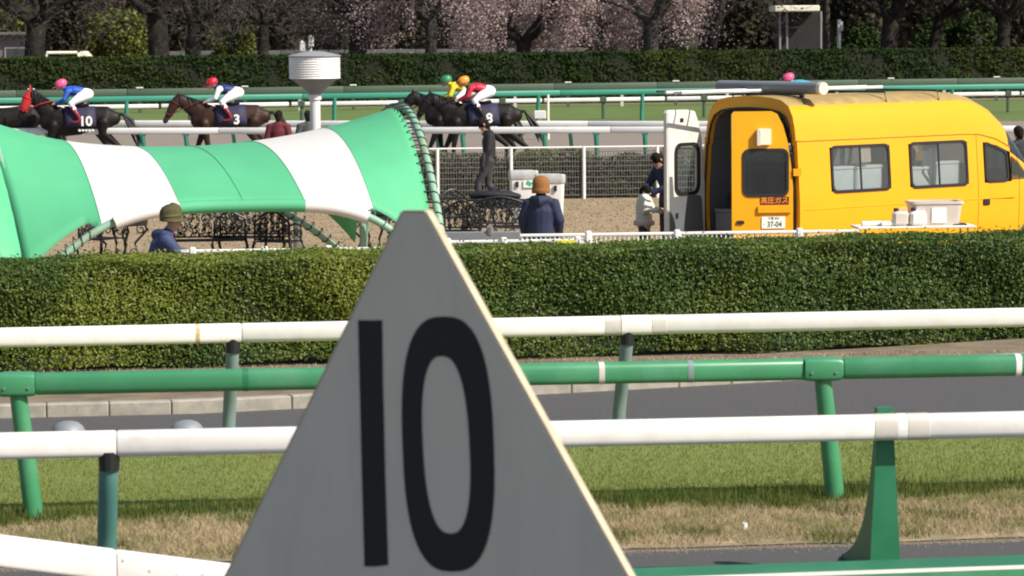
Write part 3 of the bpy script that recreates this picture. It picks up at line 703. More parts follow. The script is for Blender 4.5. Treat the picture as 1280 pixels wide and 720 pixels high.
# pipes
def pipe(pts, r, name, m='mint_pipe', parent=tent): return MB().tube(pts, r, 12).build(name, m, parent, FBL, smooth=45)
def lacing(pts, r, pitch, parent, inward=None):
    """rope wound round a pipe"""
    hp = []; acc = 0
    P = resample(pts, .02)
    for i, c in enumerate(P[1:-1]):
        a, b = frame(P[i + 2] - P[i]); t = i * .02 / pitch * 2 * math.pi; k = r + .008
        e = a * math.cos(t) * k + b * math.sin(t) * k
        if inward is not None:
            w = e.normalized().dot(inward)
            if w > .3: e = e + inward * .10 * w
        hp.append(c + e)
    MB().tube(hp, .0085, 4).build('lacing_rope', 'rope', parent, FBL)
out_r = (FBR - FBL).normalized()
ra_ = [q_ + out_r * .07 for q_ in arch(1.0, 36)]; o = pipe(ra_, .055, 'arch_pipe'); lacing(ra_[:26], .055, .17, o, -out_r)
la_ = [q_ + out_r * .16 - up * .07 for q_ in arch(0.0, 36)]; pipe(la_, .055, 'arch_pipe')
fp = [front(i / 40) - Vector((0, .05, .02)) for i in range(41)]; o = pipe(fp, .052, 'edge_pipe')
lacing(fp[1:8], .052, .13, o, Vector((.0, .3, .95))); lacing(fp[34:40], .052, .13, o, Vector((.0, .3, .95)))
bp_ = [back(i / 40) + Vector((0, .05, -.02)) for i in range(41)]; o = pipe(bp_, .05, 'edge_pipe'); lacing(bp_[22:40], .05, .16, o, Vector((0, -.3, .95)))
for a, b, m in ((.215, ru(.415), 'tent_white'), (ru(.415), ru(.665), 'tent_green'), (ru(.665), .815, 'tent_white')):
    n = 10; pts = [front(a + (b - a) * i / n) - Vector((0, .085, .035)) for i in range(n + 1)]; pts[0] += (pts[1] - pts[0]) * .01
    MB().tube(pts, .092, 14, flat=.95).build('edge_sleeve', m, tent, FBL, smooth=60)
for (u, side, r) in ((.80, front, .045), (.865, back, .055)):
    c = side(u); pipe([Vector((c.x, c.y + (.12 if side is front else -.05), -.05)), Vector((c.x, c.y + (.12 if side is front else -.05), c.z - .04))], r, 'prop_post', 'mint_pipe' if side is front else 'far_white')
# ------------------------------------------------------------------ ornate iron garden furniture
def scroll(mb, c, r, a0, turns, n=14, th=.009, ax=Vector((1, 0, 0)), az=Vector((0, 0, 1))):
    pts = [c + (ax * math.cos(a0 + turns * 6.283 * i / n) + az * math.sin(a0 + turns * 6.283 * i / n)) * (r * (1 - .75 * i / n)) for i in range(n + 1)]; mb.tube(pts, th, 5)
def lattice(mb, w, z0, topf, seed, th=.010):
    rd = random.Random(seed); X = Vector((1, 0, 0))
    k = int(w / .085)
    for i in range(k):
        x = -w / 2 + w * (i + .5) / k; zt = topf(x)
        z = z0 + .03
        pts = []
        while z < zt: pts.append(Vector((x + .03 * math.sin(z * 30 + i * 2), 0, z))); z += .04
        if len(pts) > 1: mb.tube(pts, th, 5)
        z = z0 + .06
        while z < zt - .03:
            scroll(mb, Vector((x + rd.uniform(-.03, .03), rd.uniform(-.008, .008), z)), rd.uniform(.028, .05), rd.uniform(0, 6.28), rd.choice((-1.4, 1.4)), th=th * .75)
            if rd.random() < .55:
                c = Vector((x + rd.uniform(-.04, .04), 0, z + .03)); s_ = rd.uniform(.016, .028); an = rd.uniform(0, 6.28); e = Vector((math.cos(an), 0, math.sin(an))); f = Vector((-math.sin(an), 0, math.cos(an)))
                mb.rings([[c - e * s_ * 1.6, c - f * s_, c + e * s_ * 1.6, c + f * s_], [c - e * s_ * 1.6 + Vector((0, .006, 0)), c - f * s_ + Vector((0, .006, 0)), c + e * s_ * 1.6 + Vector((0, .006, 0)), c + f * s_ + Vector((0, .006, 0))]])
            z += rd.uniform(.055, .085)
def iron_bench(name, label, w, loc, rz, seed, group=None, cat='bench', hb=.44):
    t = thing(name, label, cat, loc, rz, group); zs = .43; topf = lambda x: zs + hb * (.62 + .38 * math.cos(min(1, abs(x) / (w / 2)) * math.pi / 2))
    mb = MB(); lattice(mb, w - .06, zs, topf, seed); mb.tube([(x, 0, topf(x)) for x in [-w / 2 + w * i / 16 for i in range(17)]], .016, 6); mb.tube([(-w / 2, 0, zs), (-w / 2, 0, topf(w / 2))], .016, 6); mb.tube([(w / 2, 0, zs), (w / 2, 0, topf(w / 2))], .016, 6); mb.tube([(-w / 2, 0, zs + .03), (w / 2, 0, zs + .03)], .014, 6)
    mb.build('backrest', 'iron', t, fixn=False)
    for k in range(6): MB().box((0, -.06 - k * .068, zs - .005), (w, .045, .018)).build('seat_slat', 'iron', t)
    for sx in (-1, 1):
        x = sx * w / 2
        for y, yo in ((-.42, -.06), (0.0, .08)):
            lg = MB(); lg.tube([(x, y, zs), (x + sx * .03, y + yo * .3, zs * .75), (x - sx * .01, y + yo * .2, zs * .35), (x + sx * .045, y + yo, 0.0)], [.026, .024, .018, .024], 7); lg.build('leg', 'iron', t, smooth=60)
        ar = MB(); ar.tube([(x, 0, zs + .24), (x, -.2, zs + .26), (x, -.4, zs + .22), (x, -.43, zs + .12), (x, -.40, zs)], .017, 6)
        for q_ in ((-.12, .10), (-.25, .12), (-.34, .09)): scroll(ar, Vector((x, q_[0], zs + q_[1])), .075, 0, 1.3, th=.01, ax=Vector((0, 1, 0)))
        ar.build('armrest', 'iron', t, fixn=False)
    return t
def iron_table(name, label, loc, rz=0, r=.42, h=.70, seed=3):
    t = thing(name, label, 'table', loc, rz); MB().lathe([(r * .97, h - .03), (r, h - .02), (r, h), (r * .97, h + .006), (.01, h + .006)], (0, 0, 0), 28).build('table_top', 'iron', t, smooth=40)
    mb = MB(); mb.lathe([(r * .9, h - .12), (r * .93, h - .12), (r * .93, h - .03), (r * .9, h - .03)], (0, 0, 0), 28); mb.build('apron', 'iron', t)
    for k in range(4):
        a = k * math.pi / 2 + .4; e = Vector((math.cos(a), math.sin(a), 0)); lg = MB()
        lg.tube([e * r * .8 + up * (h - .05), e * r * .95 + up * h * .72, e * r * .5 + up * h * .42, e * r * .62 + up * h * .16, e * r * .98], [.026, .024, .018, .018, .024], 7); lg.build('leg', 'iron', t, smooth=60)
        for cc_, rr_ in ((e * r * .72 + up * h * .72, .09), (e * r * .45 + up * h * .2, .08)):
            sc_ = MB(); scroll(sc_, cc_, rr_, 0, 1.4, th=.011, ax=e); sc_.build('leg_scroll', 'iron', t, fixn=False)
    return t
GI = None
iron_bench('garden_bench', 'black cast iron bench with arched scrollwork back beside person in brown beanie', 1.12, gx(624, 50.2), R(4), 3)
iron_bench('garden_chair', 'black cast iron chair next to the lower end of the laced arch', .56, gx(578, 49.2), R(-18), 5, cat='chair')
iron_bench('garden_chair', 'black cast iron chair tucked behind the arched bench', .55, gx(566, 52.5), R(30), 15, cat='chair')
iron_table('garden_table', 'round black iron table with a black bag on it', gx(626, 52.4), r=.44, h=.70)
iron_bench('garden_bench', 'black iron scrollwork bench under the tent behind the man in olive hat', 1.05, gx(262, 47.6), R(6), 8, hb=.48)
iron_bench('garden_bench', 'black iron scrollwork bench under the middle of the tent', 1.05, gx(318, 48.2), R(-8), 21, hb=.48)
iron_bench('garden_chair', 'black iron chair under the tent near the green gusset', .56, gx(340, 46.8), R(160), 22, cat='chair')
iron_table('garden_table', 'round black iron table under the white stripe of the tent', gx(150, 48.6), r=.45, seed=4)
iron_bench('garden_chair', 'black iron chair under the low laced end of the tent', .55, gx(112, 48), R(60), 31, cat='chair')
iron_table('garden_table', 'round black iron table near the mint prop post', gx(468, 49.5), r=.44, seed=6)
# bag on the table
p = gx(622, 52.4, .70); mb = MB(); mb.tube([p + Vector((-.40, 0, .07)), p + Vector((-.3, 0, .09)), p + Vector((-.05, .02, .09)), p + Vector((.2, 0, .08)), p + Vector((.36, 0, .06))], [(.08, .05), (.15, .065), (.19, .08), (.16, .07), (.07, .04)], 14, round_ends=True)
mb.tube([p + Vector((-.18, -.06, .12)), p + Vector((-.05, -.08, .21)), p + Vector((.1, -.06, .13))], .012, 6)
tag(mb.build('bag', 'black_cloth', org=p, smooth=60), 'soft black bag lying on the round iron table', 'bag')

# ------------------------------------------------------------------ waste bins
def bin_(name, label, loc, rz, hasmark):
    t = thing(name, label, 'bin', loc, rz); mb = MB(); rg = []
    for z, w, d in ((0, .19, .17), (.03, .205, .185), (.80, .235, .215), (.84, .235, .215)): rg.append([Vector((a * w, b * d, z)) for a, b in rrect(-1, -1, 1, 1, .16)])
    mb.rings(rg).build('body', 'white_plastic', t, smooth=40)
    mb = MB(); rg = []
    for z, k in ((.80, 1.03), (.83, 1.08), (.935, 1.08), (.955, 1.04), (.965, .6)): rg.append([Vector((a * .24 * k, b * .22 * k, z + .012 * math.sin(7 * a + 5 * b))) for a, b in rrect(-1, -1, 1, 1, .16)])
    mb.rings(rg).build('bag_cover', 'bag_clear', t, smooth=50)
    MB().box((-.12 if hasmark else .10, -.232, .72), (.05, .02, .10)).build('handle_slot', 'van_trim', t)
    if hasmark:
        MB().box((.09, -.232, .73), (.20, .008, .13)).build('notice', 'label_paper', t); MB().box((.09, -.238, .74), (.10, .006, .07), Matrix.Rotation(.5, 3, 'Y')).build('emblem', 'emblem_green', t)
    return t
bin_('waste_bin', 'white waste bin with a green emblem notice', gx(655, 57), R(3), True)
bin_('waste_bin', 'white waste bin wrapped in clear plastic without notice', gx(689, 55.6), R(-4), False)

# ------------------------------------------------------------------ white plastic barriers behind the hedge
def barrier(name, label, D, x0, x1, ztop, posts, zb=.25, marks=()):
    a, b = gx(x0, D), gx(x1, D + .35 * (x1 - x0) / 440); t = thing(name, label, 'barrier', a); d = (b - a).normalized(); q = Vector((-d.y, d.x, 0)); M = Matrix((d, q, up)).transposed(); L = (b - a).length
    MB().box((a + b) / 2 + up * ztop, (L, .045, .035), M, bev=.008).build('top_rail', 'white_plastic', t, a)
    MB().box((a + b) / 2 + up * (ztop - .10), (L, .035, .022), M).build('middle_rail', 'white_plastic', t, a)
    MB().box((a + b) / 2 + up * (zb), (L, .04, .03), M).build('bottom_rail', 'white_plastic', t, a)
    mb = MB(); n = int(L / .055)
    for i in range(n + 1):
        c = a.lerp(b, i / n); mb.box(c + up * ((ztop + zb) / 2), (.014, .02, ztop - zb - .02), M)
    mb.build('bars', 'white_plastic', t, a, fixn=False)
    for px in posts:
        c = a.lerp(b, (px - x0) / (x1 - x0)); MB().box(c + up * (ztop / 2 + .02), (.07, .07, ztop + .05), M, bev=.012).build('post', 'white_plastic', t, a)
        MB().box(c + up * .01, (.30, .36, .03), M, bev=.01).build('foot', 'white_plastic', t, a)
    for x in marks:
        c = a.lerp(b, (x - x0) / (x1 - x0)); MB().box(c + up * (ztop - .02) - q * .028, (.085, .012, .05), M).build('reflector', 'yellow_mark', t, a)
    return t
barrier('barrier', 'white barred crowd barrier in front of the van and lawn', 37.9, 560, 1075, 1.10, [575, 735, 846, 1000])
barrier('barrier', 'white barrier with yellow reflectors close behind the hedge', 36.6, 545, 727, 1.125, [560, 630, 723], marks=[701, 710, 720])
barrier('barrier', 'long white barrier under the front edge of the tent', 37.2, 225, 540, 1.0, [240, 330, 410, 500])
# grey folded panel on the barrier
p = gx(600, 37.3, 0); fr = thing('folded_panel', 'grey folded metal frame leaning on the white barriers', 'frame', p)
MB().box(p + up * .62, (.95, .03, 1.16), Matrix.Rotation(R(4), 3, 'X'), bev=.008).build('panel', 'pipe_grey', fr, p); MB().tube([p + Vector((.12, -.03, 1.17)), p + Vector((.12, -.06, 1.26))], .035, 10).build('knob', 'steel', fr, p)

# ------------------------------------------------------------------ yellow high-roof van
VY = R(40); VF = Vector((math.cos(VY), math.sin(VY), 0)); VL = Vector((-math.sin(VY), math.cos(VY), 0))
VC = Vector((4.0, 44.4, 0)) + VL * .97
van = thing('van', 'yellow high roof van with open rear doors parked on the lawn', 'van', VC, VY)
HALF = [(.32, .93), (.45, .965), (.80, .985), (1.05, .985), (1.21, .98), (1.83, .935), (1.93, .925), (1.945, .905), (2.10, .885), (2.28, .84), (2.42, .76), (2.50, .62), (2.535, .42), (2.55, .20), (2.555, 0)]
def half(z):
    for (a, wa), (b, wb) in zip(HALF[:-1], HALF[1:]):
        if a <= z <= b: return wa + (wb - wa) * (z - a) / (b - a)
    return HALF[0][1]
XS = [0, .06, .63, 1.85, 2.24, 3.49, 3.69, 3.83, 4.45, 4.75, 5.1, 5.35, 5.6, 5.75]
def zmax(x):
    T = [(0, 2.555), (3.5, 2.555), (3.69, 2.54), (3.83, 2.51), (4.15, 2.38), (4.45, 2.15), (4.75, 1.80), (5.1, 1.34), (5.35, 1.20), (5.6, 1.06), (5.75, .85)]
    for (a, wa), (b, wb) in zip(T[:-1], T[1:]):
        if a <= x <= b: return wa + (wb - wa) * (x - a) / (b - a)
    return T[-1][1]
def wmul(x): return 1 if x < 3.7 else 1 - .10 * ((x - 3.7) / 2.05) ** 1.6
def vprof(x, off=0.0):
    zm = zmax(x); b = min(1.21, zm - .10); pts = []
    for z, w in HALF:
        zz = .32 + (z - .32) * (b - .32) / .89 if z <= 1.21 else b + (z - 1.21) * (zm - b) / 1.345
        pts.append((zz - (off if z > 2 else 0), max(0, (w - off)) * wmul(x)))
    return pts
def van_shell(mb, off, xs, sym=(-1, 1), mi=lambda i, j: 0, skip=lambda i, j: False, glass=None):
    for sy in sym:
        n = len(HALF); vs = []
        for x in xs:
            for z, w in vprof(x, off): vs.append(Vector((x, sy * w, z)))
        for i in range(len(xs) - 1):
            for j in range(n - 1):
                if skip(i, j): continue
                f = (i * n + j, (i + 1) * n + j, (i + 1) * n + j + 1, i * n + j + 1); mb.add([vs[k] for k in f], [(0, 1, 2, 3)], mi(i, j))
JW = 4                                                              # window row of HALF (1.21 .. 1.83)
hole = lambda i, j: j == JW and i in (2, 4, 7)
wscr = lambda i, j: i in (8, 9) and j >= 5
XF = sorted(set(XS + [.3, 1.2, 2.9, 4.0, 4.15, 4.3, 4.6, 4.9]))
def cell(x0, x1): return [i for i in range(len(XF) - 1) if XF[i] >= x0 - 1e-6 and XF[i + 1] <= x1 + 1e-6]
HOLES = set(cell(.63, 1.85) + cell(2.24, 3.49) + cell(3.83, 4.45)); SCR = set(cell(4.45, 5.1))
mb = MB(); van_shell(mb, 0, XF, mi=lambda i, j: (2 if (i in SCR and j >= 5) else (1 if j >= 10 else 0)), skip=lambda i, j: j == JW and i in HOLES)
zm, n0 = vprof(5.75), len(HALF)
mb.add([Vector((5.75, s_ * w, z)) for s_ in (1,) for z, w in zm] + [Vector((5.75, -w, z)) for z, w in zm[::-1]], [tuple(range(2 * n0))])
import bmesh
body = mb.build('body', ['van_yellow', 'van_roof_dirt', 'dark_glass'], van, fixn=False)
bm = bmesh.new(); bm.from_mesh(body.data); bmesh.ops.remove_doubles(bm, verts=bm.verts, dist=.0005); bmesh.ops.recalc_face_normals(bm, faces=bm.faces); bm.to_mesh(body.data); bm.free()
body.data.polygons.foreach_set('use_smooth', [True] * len(body.data.polygons)); body.data.set_sharp_from_angle(angle=R(32))
mb = MB(); van_shell(mb, .06, [x for x in XF if x <= 3.69], skip=lambda i, j: j == JW and i in HOLES); mb.build('inner_lining', 'van_grey', van, fixn=False)
# rear frame around the opening
ofr = [(w, z) for z, w in vprof(0)]; outl = [(-w, z) for w, z in ofr] + [(w, z) for w, z in ofr[::-1][1:]]
inn = []
for w, z in outl: inn.append((w * .925, .50 + (z - .32) * (2.38 - .50) / 2.235))
mb = MB(); n = len(outl); mb.add([Vector((-.004, y, z)) for y, z in outl] + [Vector((-.004, y, z)) for y, z in inn] + [Vector((.07, y, z)) for y, z in inn], [(i, i + 1, n + i + 1, n + i) for i in range(n - 1)] + [(n + i, n + i + 1, 2 * n + i + 1, 2 * n + i) for i in range(n - 1)] + [(n - 1, 0, n, 2 * n - 1), (2 * n - 1, n, 2 * n, 3 * n - 1)])
mb.build('rear_frame', 'van_yellow', van)
sl = MB(); sl.tube([Vector((-.02, y, z)) for y, z in [(a * 1.0, b) for a, b in inn]], .018, 6); sl.build('door_seal', 'van_trim', van)
MB().box((1.85, 0, .52), (3.6, 1.78, .05)).build('floor', 'van_grey', van)
MB().box((3.66, 0, 1.0), (.03, 1.75, 1.0)).build('bulkhead', 'van_grey', van)
MB().box((-.09, 0, .40), (.20, 1.86, .15), bev=.03).build('rear_bumper', 'van_trim', van)
MB().box((5.72, 0, .45), (.20, 1.7, .22), bev=.05).build('front_bumper', 'van_trim', van)
MB().box((2.8, 0, .36), (5.2, 1.75, .12)).build('underbody', 'van_trim', van)
# roof gutter and body seams
for sy in (-1, 1):
    mb = MB(); mb.tube([Vector((x, sy * (vprof(x)[6][1] + .004), vprof(x)[6][0] + .008)) for x in XF if x <= 4.45], .009, 6); mb.build('roof_gutter', 'van_gutter' if 'van_gutter' in MATS else mat('van_gutter', (.5, .27, .01), .5, .1), van)
    for x in (3.69, 4.62):
        MB().tube([Vector((x, sy * (w * 1.0 + .001), z)) for z, w in vprof(x)[:7]], .0045, 4).build('door_seam', 'van_trim', van)
    MB().box((2.3, sy * .985, .98), (4.4, .012, .018), bev=.004).build('side_crease', 'van_yellow', van)
# windows: rubber seal, panes, centre bar
def side_win(x0, x1, sy, z0=1.21, z1=1.83, name='window', gl='van_glass', bar=True, slope=0.0):
    fn = lambda u, v, t: Vector((u, sy * (half(v) * wmul(u) + t), v - max(0, (u - x0)) * slope * max(0, (v - 1.21) / .62)))
    fr = MB().plate(rrect(x0 - .024, z0 - .024, x1 + .024, z1 + .024, .095), [rrect(x0 + .015, z0 + .015, x1 - .015, z1 - .015, .075)], fn, .014, -.035).build(name, 'van_trim', van)
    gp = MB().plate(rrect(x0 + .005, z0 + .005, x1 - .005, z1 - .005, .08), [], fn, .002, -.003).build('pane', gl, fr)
    if bar: MB().plate([((x0 + x1) / 2 - .012, z0 + .01), ((x0 + x1) / 2 + .012, z0 + .01), ((x0 + x1) / 2 + .012, z1 - .01), ((x0 + x1) / 2 - .012, z1 - .01)], [], fn, .008, -.012).build('slider_bar', 'van_trim', fr)
    return fr
for sy in (-1, 1):
    side_win(.665, 1.815, sy); side_win(2.275, 3.455, sy)
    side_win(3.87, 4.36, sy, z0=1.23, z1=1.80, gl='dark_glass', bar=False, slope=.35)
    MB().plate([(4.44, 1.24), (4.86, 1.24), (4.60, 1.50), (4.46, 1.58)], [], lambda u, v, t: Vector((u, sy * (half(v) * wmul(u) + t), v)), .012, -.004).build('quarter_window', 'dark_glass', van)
    MB().box((3.86, sy * .992, .93), (.15, .03, .09), bev=.02).build('door_handle', 'van_trim', van)
# paper notice in the first window, curtain in the second
MB().plate([(1.27, 1.60), (1.47, 1.60), (1.47, 1.80), (1.27, 1.80)], [], lambda u, v, t: Vector((u, -(half(v) + t), v)), -.012, -.018).build('window_notice', mat('notice', (.62, .48, .36), .7), van)
MB().rings([[Vector((x, -.86 + .02 * math.sin(k * 2), z)) for k, x in enumerate((2.62, 2.72, 2.80, 2.90, 2.96))] for z in (1.86, 1.6, 1.40)] + [[Vector((x, -.86, 1.20)) for x in (2.82, 2.84, 2.86, 2.88, 2.90)]], caps=False, closed=False).build('curtain', 'van_grey', van)
# wheels
for x in (1.15, 4.98):
    for sy in (-1, 1):
        w = MB(); w.v = []; c = Vector((x, sy * .87, .33)); rg = []
        for y, r in ((-.10, .22), (-.10, .30), (-.075, .335), (.075, .335), (.10, .30), (.10, .22)): rg.append([c + Vector((r * math.cos(k * math.pi / 14), y, r * math.sin(k * math.pi / 14))) for k in range(28)])
        o = w.rings(rg).build('wheel', 'van_trim', van, smooth=40)
        rg = [[c + Vector((r * math.cos(k * math.pi / 10), sy * y, r * math.sin(k * math.pi / 10))) for k in range(20)] for y, r in ((.102, .21), (.115, .19), (.09, .12), (.11, .05), (.11, .01))]
        MB().rings(rg).build('rim', 'steel', o, smooth=40)
# rear doors
def door_fn(h, ang):
    e = Vector((math.cos(ang), math.sin(ang), 0)); nn = Vector((-math.sin(ang), math.cos(ang), 0)); return lambda u, v, t: h + e * u + nn * t + Vector((0, 0, v)), e, nn
# right-hand door: outer face to the camera
_f, eR, nR = door_fn(Vector((-.03, -.985, 0)), R(186) - VY); fnR = door_fn(Vector((-.03, -.985, 0)) + eR * .075, R(186) - VY)[0]
DW = .86
outR = [(.0, .46), (DW - .02, .46), (DW, .50), (DW, 2.32), (DW - .03, 2.36), (.30, 2.36), (.22, 2.32), (.14, 2.16), (.08, 1.95), (.03, 1.62), (0, 1.30)]
wR = rrect(.075, 1.19, .70, 1.83, .09)
rd = MB().plate(outR, [wR], fnR, .0, -.05).build('rear_door', 'van_yellow', van)
# which side faces the camera?
osd = 1 if (Matrix.Rotation(VY, 3, 'Z') @ nR).y < 0 else -1
def RD(u, v, t): return fnR(u, v, t if osd > 0 else -.05 - t)
MB().plate(rrect(.06, 1.175, .715, 1.845, .10), [rrect(.10, 1.215, .675, 1.805, .075)], RD, .014, -.01).build('window_seal', 'van_trim', rd)
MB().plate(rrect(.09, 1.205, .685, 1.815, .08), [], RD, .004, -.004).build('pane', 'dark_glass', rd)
MB().plate([(.03, .955), (.50, .955), (.50, 1.045), (.03, 1.045)], [], RD, .035, 0).build('plate_hood', 'van_yellow', rd)
MB().plate(rrect(.115, .735, .445, .90, .01), [], RD, .012, .003).build('number_plate', 'label_paper', rd)
MB().plate([(.06, 1.065), (.465, 1.065), (.465, 1.175), (.06, 1.175)], [], RD, .006, .001).build('warning_sticker', 'sticker_red', rd)
MB().plate(rrect(.69, .80, .80, .85, .02), [], RD, .02, 0).build('handle', 'van_trim', rd)
MB().plate([(.0, 1.46), (.0, 1.56), (-.11, 1.56), (-.11, 1.46)], [], RD, .03, -.03).build('hinge_strap', 'van_yellow', rd)
MB().plate(rrect(.32, 1.90, .50, 2.12, .012), [], RD, .07, 0).build('lamp_box', 'cream_trim', rd); MB().plate(rrect(.47, 1.89, .52, 2.11, .01), [], RD, .09, 0).build('lamp_bracket', 'tape_grey', rd)
def on_door(u, v, t):
    # text frame on the outer face: x to the reader's right
    ex = (-eR); ez = Vector((0, 0, 1)); nrm = ex.cross(ez); return Matrix.Translation(RD(u, v, t)) @ Matrix((ex, ez, nrm)).transposed().to_4x4()
text('高圧ガス', .098, 'sticker_orange', rd, on_door(.2625, 1.12, .0075), bold=.0012)
text('37-04', .105, 'plate_green', rd, on_door(.265, .79, .0135), bold=.0022, sx=.85); text('・', .06, 'plate_green', rd, on_door(.415, .79, .0135))
text('千葉 800', .042, 'plate_green', rd, on_door(.28, .873, .0135))
# left-hand door: pale inner face to the camera
fnL, eL, nL = door_fn(Vector((-.03, .955, 0)), R(228) - VY)
ld = MB().plate([(u, v) for u, v in outR], [rrect(.17, 1.17, .68, 1.86, .12)], fnL, 0, .05).build('rear_door', 'van_pale', van)
isd = 1 if (Matrix.Rotation(VY, 3, 'Z') @ nL).y < 0 else -1
def LDf(u, v, t): return fnL(u, v, (.05 + t) if isd > 0 else -t)
MB().plate(outR, [rrect(.17, 1.17, .68, 1.86, .12)], LDf, -.052, -.056).build('outer_skin', 'van_yellow', ld)
inset = [(.02, .48), (DW - .02, .48), (DW - .02, 2.33), (.31, 2.33), (.24, 2.28), (.16, 2.13), (.10, 1.93), (.05, 1.6), (.02, 1.3)]
MB().plate(inset, [rrect(.16, 1.16, .69, 1.87, .125)], LDf, .012, .001).build('inner_trim', 'van_pale', ld)
MB().plate([(.06, .62), (.82, .62), (.82, 1.42), (.76, 1.42), (.73, 1.13), (.15, 1.13), (.10, 1.10)], [], LDf, .022, .013).build('lower_trim', 'van_grey', ld)
MB().plate(rrect(.14, 1.14, .71, 1.89, .14), [rrect(.19, 1.19, .66, 1.84, .11)], LDf, .03, .0).build('window_seal', 'van_trim', ld)
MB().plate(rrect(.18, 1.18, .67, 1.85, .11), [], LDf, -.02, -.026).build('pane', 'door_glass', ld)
MB().plate(rrect(.50, 2.18, .58, 2.24, .01), [], LDf, .015, .011).build('latch', 'van_trim', ld); MB().plate(rrect(.64, .82, .70, .90, .02), [], LDf, .03, .02).build('pull_handle', 'van_trim', ld)
# roof bars
for x in (.35, 2.0, 3.1): MB().tube([(x, -.74, 2.40), (x, -.70, 2.575), (x, .70, 2.575), (x, .74, 2.40)], .016, 6).build('roof_bar', 'van_trim', van)
RZ = Matrix.Rotation(VY, 3, 'Z')
def vw(x, y, z): return VC + RZ @ Vector((x, y, z))
# big grey tube lying across the rear of the roof
a, b = at_d(900, 110, 46.6), at_d(1029, 114.5, 44.75); a.z = 2.66; b.z = 2.66
tr = thing('roof_tube', 'thick grey plastic tube lying across the rear of the van roof', 'tube', a); d = (b - a).normalized()
MB().tube([a, b - d * .06], .088, 20).build('tube', 'pipe_grey', tr, a, smooth=50); MB().tube([b - d * .06, b + d * .012], .0895, 20).build('end_cap', 'tape_grey', tr, a, smooth=50)
for t_ in (.28, .80):
    c = a.lerp(b, t_); MB().box(c - up * .105, (.07, .07, .05), bev=.01).build('clamp', 'van_trim', tr, a)
# ladder on the far side of the roof
p = vw(1.2, .45, 2.655); ldr = thing('roof_ladder', 'pale aluminium ladder lying along the roof of the van', 'ladder', p)
for y in (.30, .62): MB().tube([vw(-1.05, y, 2.615), vw(3.0, y, 2.615)], .026, 6).build('stile', 'far_white', ldr, p)
for k in range(13): MB().tube([vw(-.9 + k * .31, .30, 2.615), vw(-.9 + k * .31, .62, 2.615)], .016, 6).build('rung', 'tape_grey', ldr, p)
p = vw(-.3, .72, 2.69); tag(MB().tube([vw(-1.1, .74, 2.63), vw(.9, .74, 2.63)], .018, 6).build('rod', 'van_trim', org=p), 'thin dark rod lying beside the ladder on the van roof', 'rod')
# load inside
def box_thing(name, label, c, s, m, lid=True, cat='box'):
    p = vw(c[0], c[1], c[2] - s[2] / 2); t = thing(name, label, cat, p, VY); MB().box((0, 0, s[2] / 2), s, bev=.02).build('body', m, t)
    if lid: MB().box((0, 0, s[2] + .015), (s[0] + .02, s[1] + .02, .05), bev=.012).build('lid', m, t)
    return t
mat('foam_dull', (.78, .79, .78), .7, .06)
box_thing('storage_box', 'pale box seen through the rear side window of the van', (.98, -.66, 1.03), (.52, .40, .96), 'foam_dull')
box_thing('storage_box', 'pale box beside the notice in the van window', (1.53, -.66, 1.03), (.54, .40, .96), 'foam_dull')
box_thing('foam_box', 'white foam box behind the van window curtain', (2.60, -.64, 1.0), (.50, .42, .90), 'white_plastic')
box_thing('foam_box', 'white foam box by the forward end of the van window', (3.18, -.64, 1.03), (.54, .42, .96), 'white_plastic')
box_thing('tool_case', 'dark tool case inside the open rear of the van', (.26, .56, .72), (.40, .46, .34), 'pipe_grey')
box_thing('white_cooler', 'white cooler box on the floor at the very rear of the van', (.22, -.12, .66), (.34, .40, .24), 'white_plastic')
box_thing('grey_locker', 'grey locker standing inside the rear of the van', (.95, .45, 1.05), (.5, .55, 1.0), 'pipe_grey')
for k, (x, y, m) in enumerate(((.66, .66, 'steel'), (.34, .14, 'charcoal_cloth'))):
    p = vw(x, y, .545); t = thing('gas_cylinder', ('steel gas cylinder by the left pillar inside the van', 'dark gas cylinder in the middle of the van opening')[k], 'gas cylinder', p)
    MB().lathe([(.10, 0), (.115, .02), (.115, .62), (.09, .70), (.035, .74), (.03, .76)], p, 18).build('tank', m, t, p, smooth=50)
    MB().lathe([(.022, .76), (.022, .82), (.04, .82), (.04, .86), (.01, .87)], p, 10).build('valve', 'steel', t, p); MB().lathe([(.07, .74), (.078, .74), (.078, .90), (.07, .90)], p, 14).build('collar', m, t, p)
# hose loops
p = vw(.22, .50, .95); mb = MB(); mb.tube([p + RZ @ Vector((.02 * math.sin(k), .17 * math.cos(k * .55), .13 * math.sin(k * .55) + .1)) for k in range(26)], .015, 6)
tag(mb.build('hose', 'van_trim', org=p), 'black hose coiled on the tool case in the van', 'hose')

# ------------------------------------------------------------------ table with tub and canisters by the van
p = gx(1143, 43.2); tb = thing('folding_table', 'pale folding table beside the side of the van', 'table', p, R(5)); MB().box((0, 0, .825), (1.62, .55, .03), bev=.008).build('table_top', 'van_pale', tb)
for sx in (-.7, .7):
    for sy in (-.22, .22): MB().tube([(sx, sy, .81), (sx * 1.03, sy * 1.1, 0)], .014, 8).build('leg', 'steel', tb)
TM = Matrix.Rotation(R(5), 3, 'Z')
def tw_(x, y): return p + TM @ Vector((x, y, .841))
c = tw_(.30, .05); t = thing('plastic_tub', 'large translucent pinkish plastic tub on the folding table', 'tub', c, R(5)); rg = [[Vector((a * w, b * w * .62, z)) for a, b in rrect(-1, -1, 1, 1, .22)] for z, w in ((0, .30), (.01, .31), (.29, .345), (.29, .365), (.325, .365), (.325, .33), (.05, .30))]
MB().rings(rg).build('body', 'tub', t, smooth=40); MB().box((.02, -.212, .14), (.20, .012, .20)).build('label', 'label_paper', t)
